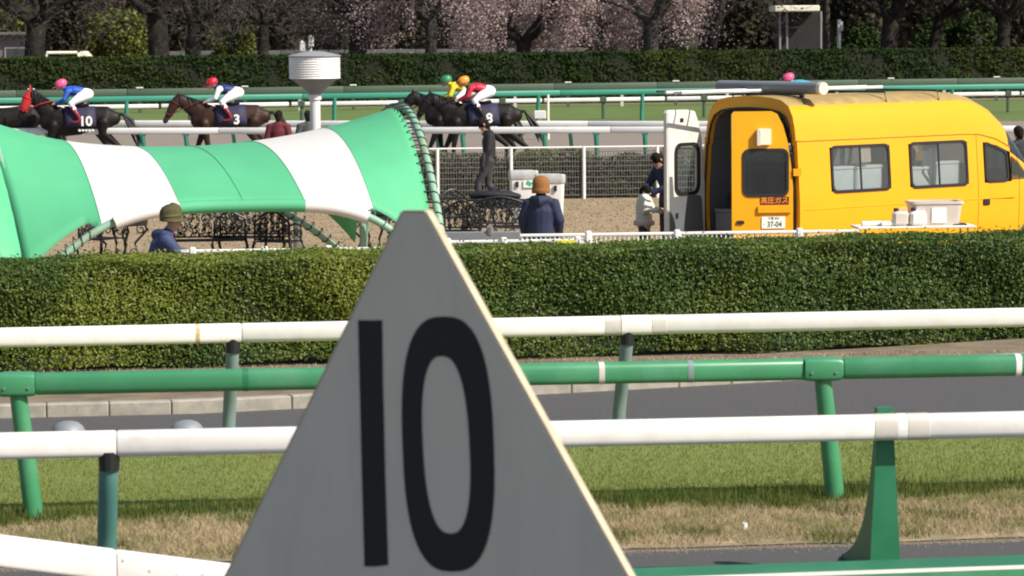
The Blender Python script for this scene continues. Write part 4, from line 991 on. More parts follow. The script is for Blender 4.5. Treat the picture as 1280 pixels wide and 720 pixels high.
for k, (x, y, m) in enumerate(((-.20, -.12, 'tub'), (.03, -.15, 'white_plastic'))):
    c = tw_(x, y); t = thing('canister', ('squat canister with black cap at the end of the tub', 'squat canister with black cap against the front of the tub')[k], 'canister', c, R(5)); MB().box((0, 0, .10), (.22, .15, .20), bev=.035).build('body', m, t, smooth=40)
    MB().lathe([(.035, .20), (.035, .235), (.03, .24), (.004, .24)], (-.06, 0, 0), 12).build('cap', 'van_trim', t); MB().tube([(-.02, 0, .19), (0, 0, .235), (.07, 0, .235), (.09, 0, .19)], .012, 6).build('handle', m, t)
for k, (x0, x1, y) in enumerate(((-.72, -.45, -.1), (-.46, -.25, -.14))):
    a, b = tw_(x0, y) + up * .035, tw_(x1, y + .03) + up * .035; tag(MB().tube([a, b], .034, 10).build('paper_roll', 'white_plastic', org=a, smooth=50), ('white paper roll at the free end of the folding table', 'short white paper roll lying next to the canister')[k], 'paper roll')
c = tw_(.62, .0); tag(MB().box(c + up * .008, (.20, .3, .016)).build('tray', 'charcoal_cloth', org=c), 'flat dark tray beside the tub on the table', 'tray')

# ------------------------------------------------------------------ people
def base_pose(sc=1.0, **kw):
    J = dict(hipL=(0, .09, .90), hipR=(0, -.09, .90), kneeL=(.02, .10, .48), kneeR=(.02, -.10, .48), ankL=(0, .10, .07), ankR=(0, -.10, .07), pel=(0, 0, .95), waist=(0, 0, 1.08), chest=(.01, 0, 1.28), sho=(0, 0, 1.40),
             shL=(0, .18, 1.39), shR=(0, -.18, 1.39), elL=(-.02, .25, 1.12), elR=(-.02, -.25, 1.12), wrL=(.08, .25, .88), wrR=(.08, -.25, .88), neck=(.01, 0, 1.46), head=(.03, 0, 1.60), hd=(1, 0, 0), footL=(1, 0), footR=(1, 0))
    J.update(kw)
    return {k: (Vector(v) * (sc if k not in ('hd', 'footL', 'footR') else 1) if len(v) == 3 else v) for k, v in J.items()}
def person(name, label, loc, rz, J, mats, sc=1.0, fat=1.0, loose=1.0, hood=False, voxel=.014, hands=True, gloves=False, group=None, long_hair=False, face=True):
    """mats: top, trousers, skin, hair, shoes"""
    t = thing(name, label, 'person', loc, rz, group); S_ = sc; V = lambda v, *r: (v.x, v.y, v.z, *[q_ * S_ for q_ in r]); sg = []; fx = fat; lo = loose
    sg.append(dict(p=[V(J['pel'] - Vector((0, 0, .03)) * S_, .155 * fx, .12 * fx), V(J['waist'], .15 * fx, .115 * fx), V(J['chest'], .17 * fx, .125 * fx), V(J['sho'], .135 * fx, .095 * fx)], m=0))
    for s_ in 'LR':
        sg.append(dict(p=[V(J['sho'].lerp(J['sh' + s_], .5), .085), V(J['sh' + s_], .072 * lo), V(J['el' + s_], .058 * lo), V(J['wr' + s_], .046 * lo)], m=0))
        h_, k_, a_ = J['hip' + s_], J['knee' + s_], J['ank' + s_]
        sg.append(dict(p=[V(h_ + Vector((0, 0, .02)), .10), V(h_.lerp(k_, .4), .088), V(k_, .066), V(k_.lerp(a_, .35), .066), V(a_ + Vector((0, 0, .03)), .055)], m=1))
        f_ = Vector((*J['foot' + s_], 0)).normalized(); sg.append(dict(p=[V(a_ - f_ * .05 * S_ - Vector((0, 0, .025 * S_)), .042), V(a_ + f_ * .08 * S_ - Vector((0, 0, .03 * S_)), .044, .036), V(a_ + f_ * .17 * S_ - Vector((0, 0, .038 * S_)), .036, .03)], m=4))
        d = (J['wr' + s_] - J['el' + s_]).normalized(); sg.append(dict(p=[V(J['wr' + s_], .026), V(J['wr' + s_] + d * .05 * S_, .036, .022), V(J['wr' + s_] + d * .085 * S_, .038, .02)], m=2))
    hd = J['hd'].normalized() if isinstance(J['hd'], Vector) else Vector(J['hd']).normalized(); H_ = J['head']; upv = (H_ - J['neck']).normalized()
    sg.append(dict(p=[V(J['sho'], .06), V(J['neck'], .056), V(H_ - upv * .06 * S_, .055)], m=2))
    sg.append(dict(p=[V(H_ - upv * .105 * S_ + hd * .055 * S_, .040), V(H_ - upv * .04 * S_ + hd * .03 * S_, .07), V(H_ + upv * .03 * S_ + hd * .012 * S_, .082), V(H_ + upv * .065 * S_, .075)], m=2))
    if face:
        sg.append(dict(p=[V(H_ + hd * .085 * S_ + upv * .01 * S_, .013), V(H_ + hd * .112 * S_ - upv * .022 * S_, .017), V(H_ + hd * .092 * S_ - upv * .035 * S_, .013)], m=2, over=1))
    if mats[3]:
        sg.append(dict(p=[V(H_ + upv * .055 * S_ + hd * .015 * S_, .088), V(H_ + upv * .03 * S_ - hd * .035 * S_, .092), V(H_ - upv * (.06 if not long_hair else .16) * S_ - hd * .05 * S_, .06 if not long_hair else .075)], m=3, over=1))
    if hood: sg.append(dict(p=[V(J['neck'] - hd * .05 * S_ + Vector((0, .10 * S_, -.01)), .055), V(J['neck'] - hd * .13 * S_ + Vector((0, 0, -.03 * S_)), .075), V(J['neck'] - hd * .05 * S_ + Vector((0, -.10 * S_, -.01)), .055)], m=0))
    ex = MB()
    if hands:
        for s_, sd_ in (('L', -1), ('R', 1)): finger_hand(ex, J['wr' + s_], J['el' + s_], 2, S_ * .95, .55, sd_)
    if face:
        sdv = hd.cross(upv).normalized()
        for k in (-1, 1):
            c = H_ + hd * .082 * S_ + upv * .018 * S_ + sdv * .033 * S_ * k; ex.tube([c - hd * .006, c + hd * .010 * S_], [.011 * S_, .006 * S_], 8, mi=3)
            e_ = H_ + sdv * .078 * S_ * k - hd * .005 * S_; ex.tube([e_ + upv * .028 * S_, e_ + sdv * .014 * S_ * k + upv * .005 * S_, e_ - upv * .03 * S_], [.012 * S_, .018 * S_, .009 * S_], 8, mi=2)
        mth = H_ + hd * .09 * S_ - upv * .062 * S_; ex.tube([mth - sdv * .024 * S_, mth + hd * .008 * S_, mth + sdv * .024 * S_], .006 * S_, 6, mi=5)
    mm = [m or 'hair' for m in mats[:5]] + ['lips']
    figure('body', sg, mm, t, voxel, 3, ex); return t, J
mat('lips', (.34, .13, .10), .6)

# man in olive hat, walking past the hedge, facing right
J = base_pose(.885, sho=(.10, 0, 1.38), chest=(.07, 0, 1.27), shL=(.10, .19, 1.37), shR=(.10, -.19, 1.37), elL=(.20, .28, 1.17), elR=(.26, -.29, 1.20), wrL=(.45, .20, 1.10), wrR=(.54, -.22, 1.13), neck=(.14, 0, 1.44), head=(.20, 0, 1.585), hd=(1, 0, -.12))
for k_ in J:
    if k_ not in ('kneeL', 'kneeR', 'ankL', 'ankR', 'hd', 'footL', 'footR'): J[k_] = J[k_] - Vector((.0, 0, .115))
J['kneeL'].x += .13; J['kneeR'].x += .10
p = gx(196, 37.9); t, J = person('person', 'person in olive brimmed hat and blue hooded jacket, side on', p, R(8), J, ['blue_jacket', 'charcoal_cloth', 'skin', None, 'boot'], .98, 1.22, 1.35, True, voxel=.012)
hc = J['head'] + Vector((-.012, 0, .098)); rg = []
for z, r_, sx in ((-.035, .122, 1.10), (.01, .124, 1.10), (.06, .118, 1.08), (.10, .098, 1.06), (.126, .06, 1.0), (.134, .005, 1)): rg.append([hc + Vector((r_ * sx * math.cos(k * math.pi / 12), r_ * math.sin(k * math.pi / 12), z + .012 * math.cos(k * math.pi / 12))) for k in range(24)])
MB().rings(rg).build('hat_crown', 'olive_felt', t, smooth=60)
rg = [[hc + Vector((r_ * 1.05 * math.cos(k * math.pi / 12) + o_, r_ * math.sin(k * math.pi / 12), z + .004 * math.cos(2 * k * math.pi / 12))) for k in range(24)] for r_, z, o_ in ((.118, -.032, 0), (.150, -.062, .024), (.160, -.072, .036), (.158, -.078, .036), (.116, -.044, 0))]
MB().rings(rg, caps=False).build('hat_brim', 'olive_felt', t, smooth=60)
rg = [[hc + Vector((r_ * 1.06 * math.cos(k * math.pi / 12), r_ * math.sin(k * math.pi / 12), z + .012 * math.cos(k * math.pi / 12))) for k in range(24)] for r_, z in ((.122, -.034), (.127, -.03), (.1275, .0), (.124, .005))]
MB().rings(rg, caps=False).build('hat_band', 'hat_band', t, smooth=60)
mb = MB(); 
for k in (-1, 1):
    c = J['head'] + Vector((.088, k * .033, .017)); mb.tube([c + Vector((0, .018 * math.cos(a_ * .7), .014 * math.sin(a_ * .7))) for a_ in range(10)], .0025, 4); mb.tube([c + Vector((0, k * .018, 0)), J['head'] + Vector((0, k * .085, .012))], .0025, 4)
mb.build('glasses', 'van_trim', t, fixn=False)
MB().tube([J['neck'] + Vector((-.03, .06, -.03)), J['neck'] + Vector((.05, .045, -.045)), J['neck'] + Vector((.075, 0, -.065)), J['neck'] + Vector((.05, -.045, -.045)), J['neck'] + Vector((-.03, -.06, -.03))], .018, 8).build('collar', 'maroon', t, smooth=60)

# person in brown beanie seen from behind
J = base_pose(.89, elL=(.0, .27, 1.13), elR=(.0, -.27, 1.13), wrL=(.10, .25, .92), wrR=(.10, -.25, .92), head=(.03, .0, 1.585))
p = gx(677, 42.2); t, J = person('person', 'person in brown knitted beanie and navy hooded jacket, seen from behind', p, R(82), J, ['navy', 'charcoal_cloth', 'skin', 'hair', 'boot'], .98, 1.22, 1.28, True, voxel=.012)
hc = J['head'] + Vector((-.01, 0, .02)); rg = [[hc + Vector((r_ * 1.06 * math.cos(k * math.pi / 12) - .01, r_ * math.sin(k * math.pi / 12), z)) for k in range(24)] for r_, z in ((.105, -.06), (.116, -.05), (.118, .01), (.117, .03), (.116, .07), (.106, .115), (.08, .150), (.04, .170), (.004, .175))]
MB().rings(rg).build('beanie', 'brown_knit', t, smooth=60)
rg = [[hc + Vector((r_ * 1.06 * math.cos(k * math.pi / 12) - .01, r_ * math.sin(k * math.pi / 12), z)) for k in range(24)] for r_, z in ((.117, -.062), (.122, -.056), (.1225, .0), (.118, .006))]
MB().rings(rg, caps=False).build('beanie_cuff', 'brown_knit', t, smooth=60)

# man in black walking left, head down
J = base_pose(1.03, kneeL=(.22, .09, .52), ankL=(.20, .09, .10), kneeR=(.02, -.09, .47), ankR=(-.30, -.09, .16), head=(.10, 0, 1.585), neck=(.04, 0, 1.46), hd=(.9, 0, -.42), elL=(.03, .23, 1.13), wrL=(.16, .20, .93), elR=(-.06, -.23, 1.13), wrR=(.06, -.21, .90))
p = gx(613, 61.3); t, J = person('person', 'person in black top and dark trousers walking with head lowered', p, R(184), J, ['black_cloth', 'charcoal_cloth', 'skin', 'hair', 'boot'], 1.03, 1.05, 1.05, voxel=.015)
MB().box((0, 0, 1.03 * .985), (.27, .32, .035), bev=.012).build('belt', 'van_trim', t)
b0 = J['wrL'] + Vector((.02, .03, -.02)); mb = MB(); mb.tube([b0 + Vector((-.06, .02, .14)), b0 + Vector((-.05, .03, .05)), b0 + Vector((-.03, .03, -.08)), b0 + Vector((-.05, .02, -.16))], [(.03, .06), (.05, .09), (.055, .10), (.035, .06)], 12, round_ends=True, ref=Vector((0, 1, 0))); tag(mb.build('shoulder_bag', 'black_cloth', org=None), 'x', 'bag')
sb = bpy.data.objects[-1] if False else COL.objects[-1]
sb.location = p; sb.rotation_euler = (0, 0, R(184)); sb['label'] = 'black bag held by the person in black walking'

# adult and small child beside the white van door
J = base_pose(.93, sho=(.10, 0, 1.36), shL=(.11, .18, 1.35), shR=(.11, -.18, 1.35), chest=(.06, 0, 1.25), neck=(.15, 0, 1.42), head=(.21, 0, 1.54), hd=(.9, 0, -.4), elR=(.22, -.24, 1.12), wrR=(.40, -.14, 1.02), elL=(.2, .25, 1.1), wrL=(.40, .1, 1.0))
p = gx(836, 50.3); person('person', 'adult in navy jacket half hidden by the open van door', p, R(215), J, ['navy', 'black_cloth', 'skin', 'hair', 'boot'], .93, 1.08, 1.15, True, voxel=.014)
cs = .70
J = base_pose(cs, head=(.04, 0, 1.63), neck=(.01, 0, 1.46), elL=(.12, .22, 1.16), wrL=(.32, .16, 1.16), elR=(.10, -.22, 1.16), wrR=(.32, -.15, 1.20))
J['head'] = Vector((.02, 0, 1.09)); J['neck'] = Vector((.0, 0, 1.0))
t, J = person('person', 'small child in cream top with dark hair by the white van door', gx(806, 47.3), R(-20), J, ['cream_knit', 'charcoal_cloth', 'skin', 'hair', 'boot'], cs * 1.1, 1.35, 1.45, voxel=.011)
MB().lathe([(.15, .60), (.158, .61), (.158, .655), (.14, .67)], (0, 0, 0), 18).build('hem', 'pale_pink', t, smooth=50)
# a bystander in maroon, one in grey green, one behind the van front
J = base_pose(1.0); person('person', 'person in maroon jacket with short dark hair, seen from behind', gx(350, 68.5), R(85), J, ['maroon', 'charcoal_cloth', 'skin', 'hair', 'boot'], 1.0, 1.12, 1.25, voxel=.016, face=False)
J = base_pose(.97); person('person', 'person in grey green coat half hidden behind the drum pole', gx(387, 70), R(100), J, ['grey_green_cloth', 'charcoal_cloth', 'skin', 'hair', 'boot'], .97, 1.08, 1.2, voxel=.016, face=False)
J = base_pose(.97); person('person', 'dark haired person standing beyond the front of the van', gx(1276, 57), R(120), J, ['black_cloth', 'charcoal_cloth', 'skin', 'hair', 'boot'], .97, 1.05, 1.15, voxel=.016, face=False)

# ------------------------------------------------------------------ racehorses and jockeys (facing +x locally)
def horse(name, label, loc, rz, coat, head_up=0.0, hooded=False, num=None, gait=0, cloth=True):
    t = thing(name, label, 'horse', loc, rz); sg = []; B = dict(ref=(0, 1, .01))
    def ch(pts, m=0): sg.append(dict(p=pts, m=m, ref=(.01, .02, 1)))
    def body(pts, m=0):                                             # lateral radius first, vertical second
        sg.append(dict(p=[(x, 0, z, rl, rv) for x, z, rl, rv in pts], m=m, ref=(.0, .0, 1)))
    body([(-.86, 1.26, .15, .17), (-.72, 1.27, .24, .27), (-.45, 1.25, .265, .30), (-.1, 1.20, .275, .315), (.25, 1.18, .265, .33), (.52, 1.20, .22, .31), (.70, 1.20, .15, .2)])
    hu = head_up; pk = Vector((1.18 - .12 * hu, 0, 1.60 + .24 * hu))
    nk = Vector((.80 - .04 * hu, 0, 1.43 + .10 * hu))
    body([(.40, 1.32, .17, .24), (.58, 1.32, .15, .25), (nk.x, nk.z, .10, .185), (pk.x - .06, pk.z - .02, .082, .125)])
    hdv = Vector((.52 - .15 * hu, 0, -.80 - .1 * hu)).normalized()
    hm = 1 if hooded else 0
    p0 = pk; sg.append(dict(p=[(p0.x, 0, p0.z, .085, .095), *[((p0 + hdv * l).x, 0, (p0 + hdv * l).z, a_, b_) for l, a_, b_ in ((.16, .09, .125), (.34, .072, .095))]], m=hm, ref=(0, .0, 1)))
    sg.append(dict(p=[((p0 + hdv * l).x, 0, (p0 + hdv * l).z, a_, b_) for l, a_, b_ in ((.34, .072, .092), (.48, .055, .068), (.58, .06, .066))], m=0, ref=(0, 0, 1)))
    for k in (-1, 1):
        e = p0 + Vector((-.02, .055 * k, .06)); sg.append(dict(p=[(*e, .032), (*(e + Vector((.0, .015 * k, .09))), .022), (*(e + Vector((.015, .012 * k, .15))), .008)], m=hm))
    G = [((.20, -.15), (-.22, .12)), ((-.12, .22), (.15, -.2)), ((.25, .05), (.05, -.25))][gait % 3]
    for k, i in ((-1, 0), (1, 1)):
        f = G[0][i]; y = .14 * k
        sg.append(dict(p=[(.52, y, 1.12, .13, .15), (.53 + f * .25, y, .86, .085), (.55 + f * .8, y, .50 + abs(f) * .12, .052), (.54 + f * 1.0 - (.12 if f < 0 else 0), y, .17 + abs(f) * .3, .034), (.57 + f * 1.1 - (.2 if f < 0 else 0), y, .05 + abs(f) * .3, .045)], m=2, ref=(0, 1, .02)))
        h_ = G[1][i]; y = .15 * k
        sg.append(dict(p=[(-.62, y, 1.18, .17, .2), (-.55 + h_ * .3, y, .92, .125), (-.74 + h_ * .6, y, .70, .08), (-.88 + h_ * .9, y, .52, .056), (-.80 + h_ * 1.1, y, .18, .037), (-.75 + h_ * 1.2, y, .05, .047)], m=2, ref=(0, 1, .02)))
    # the upper legs share the coat
    t.scale = (1.05, 1.05, 1.05); figure('body', sg, [coat, 'red_hood', coat, 'hoof'], t, .022, 3)
    # tail and mane
    tl = MB()
    for k in range(16):
        a_ = random.uniform(-.05, .05); b_ = random.uniform(-.06, .06); dr = random.uniform(.8, 1.1)
        tl.tube([(-.93, a_ * .3, 1.36), (-1.08, a_, 1.34), (-1.22 - b_, a_ * 2, 1.18 + b_), (-1.36 - b_, a_ * 3, .95 * dr), (-1.44 - b_, a_ * 3, .72 * dr)], [.035, .04, .032, .022, .004], 5)
    tl.build('tail', 'mane', t, fixn=False)
    mn = MB()
    for k in range(14):
        c = Vector((.48, 0, 1.58)).lerp(pk + Vector((-.05, 0, .10)), k / 13); s_ = random.choice((-1, 1)); mn.tube([c, c + Vector((-.02, .06 * s_, -.02)), c + Vector((-.06 + random.uniform(-.03, .03), .10 * s_, -.20))], [.03, .028, .006], 5)
    mn.build('mane', 'mane', t, fixn=False)
    # saddle cloth with number, girth, saddle
    if not cloth: return t
    rg = []
    for x in (-.46, -.25, 0, .12, .24):
        r_ = []
        for k in range(17):
            a_ = R(-168 + 156 * 0) if False else None
            u = -1 + 2 * k / 16; an = u * R(104)
            zc = 1.20; yy = .292 * math.sin(an) if abs(an) < R(90) else math.copysign(.292 + .004, u); z_ = zc + .335 * math.cos(an) if abs(an) < R(90) else zc - (abs(an) - R(90)) * .52
            r_.append(Vector((x + .04 * (1 - abs(u)), yy, z_)))
        rg.append(r_)
    o = MB().rings(rg, caps=False, closed=False).build('saddle_cloth', 'cloth_navy', t, smooth=60); sd_ = o.modifiers.new('t', 'SOLIDIFY'); sd_.thickness = .012; sd_.offset = 1
    if num:
        for k in (-1, 1):
            ex_ = Vector((-k, 0, 0)); M = Matrix((ex_, Vector((0, 0, 1)), ex_.cross(Vector((0, 0, 1))))).transposed().to_4x4()
            M.translation = Vector((-.22, .318 * k, 1.20)); text(num, .30, 'label_paper', o, M, 'number', .010)
            M2 = M.copy(); M2.translation = Vector((-.10, .312 * k, 1.02))
            for q_ in range(5): MB().box(Vector((-.38 + q_ * .075, .312 * k, 1.00)), (.055, .006, .045), Matrix.Rotation(.3 * (q_ % 3 - 1), 3, 'Y')).build('name_print', 'label_paper', o)
    sdl = MB(); sdl.tube([(-.26, 0, 1.58), (-.15, 0, 1.555), (.05, 0, 1.55), (.18, 0, 1.60)], [(.12, .04), (.16, .04), (.13, .035), (.08, .03)], 12, round_ends=True); sdl.build('saddle', 'boot', t, smooth=60)
    br = MB()
    for l, a_ in ((.10, .118), (.40, .09)):
        c = p0 + hdv * l; nv = hdv.cross(Vector((0, 1, 0))); br.tube([c + Vector((0, a_ * .8 * math.cos(q_ * .524), 0)) + nv * a_ * 1.12 * math.sin(q_ * .524) for q_ in range(13)], .011, 5)
    for k in (-1, 1): br.tube([p0 + hdv * .44 + Vector((0, .075 * k, 0)), nk + Vector((.05, .15 * k, .08)), Vector((.50, .08 * k, 1.68))], .010, 5)
    br.build('bridle', 'red_hood' if hooded else ('maroon' if num == '3' else 'van_trim'), t, fixn=False)
    return t
def jockey(label, loc, rz, silk, sleeve, cap, boot='boot', stripe=None, low=0.0):
    t = thing('jockey', label, 'person', loc, rz); sg = []; t.scale = (1.05, 1.05, 1.05)
    hip = Vector((-.26, 0, 1.83 - low)); sh = Vector((.20, 0, 1.90 - low))
    sg.append(dict(p=[(-.27, 0, 1.82 - low, .155, .13), (-.16, 0, 1.84 - low, .15, .125)], m=1, ref=(0, 0, 1)))
    sg.append(dict(p=[(-.12, 0, 1.87 - low, .145, .115), (.05, 0, 1.90 - low, .165, .12), (.19, 0, 1.91 - low, .14, .10)], m=0, ref=(0, 0, 1)))
    if stripe: sg.append(dict(p=[(-.05, 0, 1.89 - low, .15, .122), (.01, 0, 1.895 - low, .158, .124)], m=6, ref=(0, 0, 1), over=1))
    for k in (-1, 1):
        sg.append(dict(p=[(.16, .10 * k, 1.90 - low, .075), (.19, .18 * k, 1.88 - low, .07), (.26, .23 * k, 1.70 - low, .055), (.44, .12 * k, 1.62, .042)], m=2))
        sg.append(dict(p=[(.45, .11 * k, 1.615, .036), (.52, .09 * k, 1.60, .034)], m=3))
        sg.append(dict(p=[(-.26, .09 * k, 1.80 - low, .12), (-.02, .20 * k, 1.70 - low * .5, .10), (.12, .28 * k, 1.60, .07), (.04, .31 * k, 1.48, .062)], m=1))
        sg.append(dict(p=[(.08, .305 * k, 1.53, .06), (-.02, .33 * k, 1.38, .052), (-.10, .335 * k, 1.24, .04), (-.02, .335 * k, 1.19, .04), (.08, .335 * k, 1.19, .03)], m=4))
    sg.append(dict(p=[(.20, 0, 1.92 - low, .065), (.30, 0, 1.985 - low, .055)], m=3))
    sg.append(dict(p=[(.40, 0, 1.955 - low, .055), (.36, 0, 2.01 - low, .085), (.33, 0, 2.04 - low, .085)], m=3)); sg.append(dict(p=[(.465, 0, 1.985 - low, .018), (.475, 0, 1.97 - low, .016)], m=3, over=1))
    ex = MB()
    for k in (-1, 1): finger_hand(ex, (.47, .10 * k, 1.61), (.30, .2 * k, 1.68), 3, .95, .7, -k)
    for k in (-1, 1): c = Vector((.435, .033 * k, 2.0 - low)); ex.tube([c, c + Vector((.012, 0, 0))], [.012, .006], 6, mi=5)
    figure('body', sg, [silk, 'breeches', sleeve, 'skin', boot, 'hair', stripe or silk], t, .018, 3, ex)
    c = Vector((.345, 0, 2.035 - low)); rg = [[c + Vector((r_ * 1.12 * math.cos(q_ * math.pi / 10) + .0, r_ * math.sin(q_ * math.pi / 10), z_ - .25 * r_ * math.cos(q_ * math.pi / 10))) for q_ in range(20)] for r_, z_ in ((.118, -.03), (.126, .0), (.122, .05), (.10, .095), (.06, .125), (.005, .135))]
    h_ = MB().rings(rg).build('helmet', cap, t, smooth=60)
    MB().rings([[c + Vector((.10, -.08, -.045)), c + Vector((.20, -.05, -.085)), c + Vector((.20, .05, -.085)), c + Vector((.10, .08, -.045))], [c + Vector((.10, -.08, -.03)), c + Vector((.20, -.05, -.073)), c + Vector((.20, .05, -.073)), c + Vector((.10, .08, -.03))]]).build('peak', cap, h_)
    MB().tube([c + Vector((.10, -.09, -.0)), c + Vector((.15, 0, -.02)), c + Vector((.10, .09, -.0))], [.018, .022, .018], 6).build('goggles', 'van_trim', h_)
    wh = MB(); wh.tube([(.46, -.12, 1.62), (-.05, -.22, 1.92), (-.3, -.24, 2.05)], [.01, .008, .006], 5); wh.build('whip', 'van_trim', t)
    return t
HZ = R(185)
def ride(px, D, dx=0): return gx(px, D)
p = gx(98, 77.2); horse('racehorse', 'black racehorse with red hood and number 10 saddle cloth', p, HZ, 'horse_dark', 1.0, True, '10', 1)
jockey('jockey in pink cap and blue silks riding the red hooded horse', p, HZ, 'silk_blue', 'silk_blue', 'cap_pink', 'boot_red')
p = gx(286, 77.6); horse('racehorse', 'dark bay racehorse wearing number 3 saddle cloth', p, HZ, 'horse_bay', .35, False, '3', 0)
jockey('jockey in red cap with white sleeves riding horse number 3', p, HZ, 'silk_navy', 'breeches', 'cap_red', 'boot_red')
p = gx(600, 77.0); horse('racehorse', 'black racehorse wearing number 8 saddle cloth', p, HZ, 'horse_dark', .35, False, '8', 2)
jockey('jockey in orange cap with red and green silks on horse number 8', p, HZ, 'silk_green', 'silk_red', 'cap_orange', 'boot', stripe='silk_red')
p = gx(578, 78.4); horse('racehorse', 'black racehorse partly hidden on the far side of number 8', p, HZ, 'horse_dark', .35, False, None, 1)
jockey('jockey in green cap and yellow silks beside the orange capped rider', p, HZ, 'silk_yellow', 'silk_yellow', 'cap_green')
p = gx(5, 77.9); horse('racehorse', 'dark racehorse walking ahead of the red hooded horse', p, HZ, 'horse_dark', .2, False, None, 0, cloth=False)
p = gx(1005, 77.6); horse('racehorse', 'dark racehorse hidden behind the yellow van', p, HZ, 'horse_bay', .2, False, None, 2)
jockey('jockey in pink cap and light blue silks riding beyond the van roof', p, HZ, 'silk_cyan', 'silk_cyan', 'cap_pink')

# ------------------------------------------------------------------ trees, shrubs and buildings beyond the racecourse
def tree(name, label, px, D, r0, hgt, kind='cherry', seed=1, lean=0.0, fork=2.2, n=7000, size=.085, lm='blossom', bark='bark', lowz=2.4, spread=3.6):
    rd = random.Random(seed); b = gx(px, D); t = thing(name, label, 'tree', b); wood = MB(); tips = []
    fz = fork; tp = [Vector((0, 0, -.1)), Vector((lean * .2, .05, fz * .3)), Vector((lean * .6 + rd.uniform(-.1, .1), 0, fz * .7)), Vector((lean, 0, fz))]
    wood.tube(tp, [r0 * 1.35, r0 * 1.05, r0 * .95, r0 * .95], 10)
    def br(p, d, L, r, lv):
        k = 4; pts = [p]; q_ = p
        for i in range(k):
            d = (d + Vector((rd.uniform(-.28, .28), rd.uniform(-.28, .28), rd.uniform(-.1, .2) - (.12 if lv >= 2 else 0)))).normalized(); q_ = q_ + d * L / k; pts.append(q_)
        wood.tube(pts, [r * (1 - .55 * i / k) for i in range(k + 1)], 7 if lv < 2 else 5, caps=False)
        if lv >= 2: tips.extend((pts[2], pts[3], pts[4]))
        if lv < 3:
            for c in range(3 if lv < 2 else 2):
                nd = (d + Vector((rd.uniform(-1, 1), rd.uniform(-1, 1), rd.uniform(-.35, .5)))).normalized(); s0 = pts[rd.choice((2, 3, 4))]; br(s0, nd, L * rd.uniform(.6, .8), r * .48, lv + 1)
    for c in range(5):
        a_ = c * 1.257 + rd.uniform(-.4, .4); br(tp[-1] - Vector((0, 0, .15)), Vector((math.cos(a_), math.sin(a_), rd.uniform(.35, 1.0))).normalized(), spread * rd.uniform(.55, .8), r0 * rd.uniform(.42, .6), 0)
    wood.build('trunk', bark, t, fixn=False, smooth=60)
    if n:
        T = np.array([tuple(v) for v in tips])
        if kind == 'cherry':
            m_ = 1600; Pt = T[rng.integers(0, len(T), m_)] + rng.normal(0, .7, (m_, 3)); Pt[:, 2] -= np.abs(rng.normal(0, 1.1, m_)); Pt = Pt[Pt[:, 2] > 1.7]
            leaf_mesh('twigs', Pt, rng.normal(0, 1, (len(Pt), 3)), .38, 'twig_dark', t, asp=.035, jit=.2, kind='stuff')
            dr = T.copy(); dr[:, 2] -= np.abs(rng.normal(0, 1.5 if lm == 'blossom' else .9, len(T))); dr[:, :2] *= 1.0 + rng.uniform(-.1, .25, (len(T), 1)); T = np.vstack([T, dr])
        w = np.where(T[:, 2] < 6.5, 1.0, .5); w /= w.sum(); idx = rng.choice(len(T), n, p=w); P = T[idx] + rng.normal(0, .33, (n, 3)); P[:, 2] -= np.abs(rng.normal(0, .35, n)) * (1 if kind == 'cherry' else .3)
        P = P[P[:, 2] > lowz - rng.uniform(0, .9, len(P))]; P = P[~((np.abs(P[:, 0] - lean * np.clip(P[:, 2] / fork, 0, 1)) < r0 * 2.2) & (P[:, 1] < .6) & (P[:, 2] < fork + 1.2))]; leaf_mesh('crown', P, rng.normal(0, 1, (len(P), 3)), size, lm, t, asp=.75, jit=.3)
    return t
CH = [(45, 152, .50, 'cherry_tree', 'thick dark cherry trunk beside the white gabled hut', 11, .2, 2.6, 2500, 'blossom_dull'), (203, 154, .52, 'cherry_tree', 'stout old cherry tree right of the lime green shrub', 12, -.1, 2.8, 4200, 'blossom_dull'),
      (243, 158, .40, 'cherry_tree', 'slimmer cherry tree close behind the stout old one', 13, .2, 2.4, 4200, 'blossom_dull'), (330, 166, .3, 'cherry_tree', 'thin bare cherry tree between the stout tree and the drum tower', 19, .1, 2.5, 2600, 'blossom_dull'),
      (446, 156, .45, 'cherry_tree', 'dark leaning cherry tree just past the drum tower', 14, .45, 2.6, 6500, 'blossom_dull'), (540, 155, .30, 'cherry_tree', 'pale straight cherry trunk among pink blossom', 15, .0, 3.4, 9000, 'blossom'),
      (655, 153, .36, 'cherry_tree', 'dark forked cherry tree in the thick of the blossom', 16, .1, 2.3, 12000, 'blossom'), (610, 162, .33, 'cherry_tree', 'crooked cherry tree leaning into its blossoming neighbour', 23, .9, 2.1, 9000, 'blossom'),
      (745, 160, .34, 'cherry_tree', 'cherry tree with the brightest drooping pink blossom', 24, -.3, 2.4, 15000, 'blossom'), (815, 154, .38, 'cherry_tree', 'upright grey cherry trunk at the end of the blossom', 17, .05, 3.2, 7500, 'blossom'),
      (880, 164, .34, 'cherry_tree', 'nearly bare cherry tree with long sideways branches', 27, .8, 2.5, 2200, 'blossom_dull')]
for px, D, r0, nm, lab, sd_, ln, fk, n_, lm in CH:
    tree(nm, lab, px, D, r0, 9, 'cherry', sd_, ln, fk + (1.1 if lm == 'blossom_dull' else .3), int(n_ * (.8 if lm == 'blossom_dull' else 1.5)), .052, lm, 'bark_pale' if px in (540, 815) else 'bark')
EG = [(1110, 153, .42, 'dark evergreen with a forked trunk behind the hedge', 41, .2), (1160, 160, .30, 'dark evergreen leaning away from the forked one', 42, .7), (1257, 152, .34, 'dark evergreen whose straight trunk stands past the van front', 43, .0), (1035, 158, .16, 'slim pale trunked evergreen beside the small pavilion', 44, .0)]
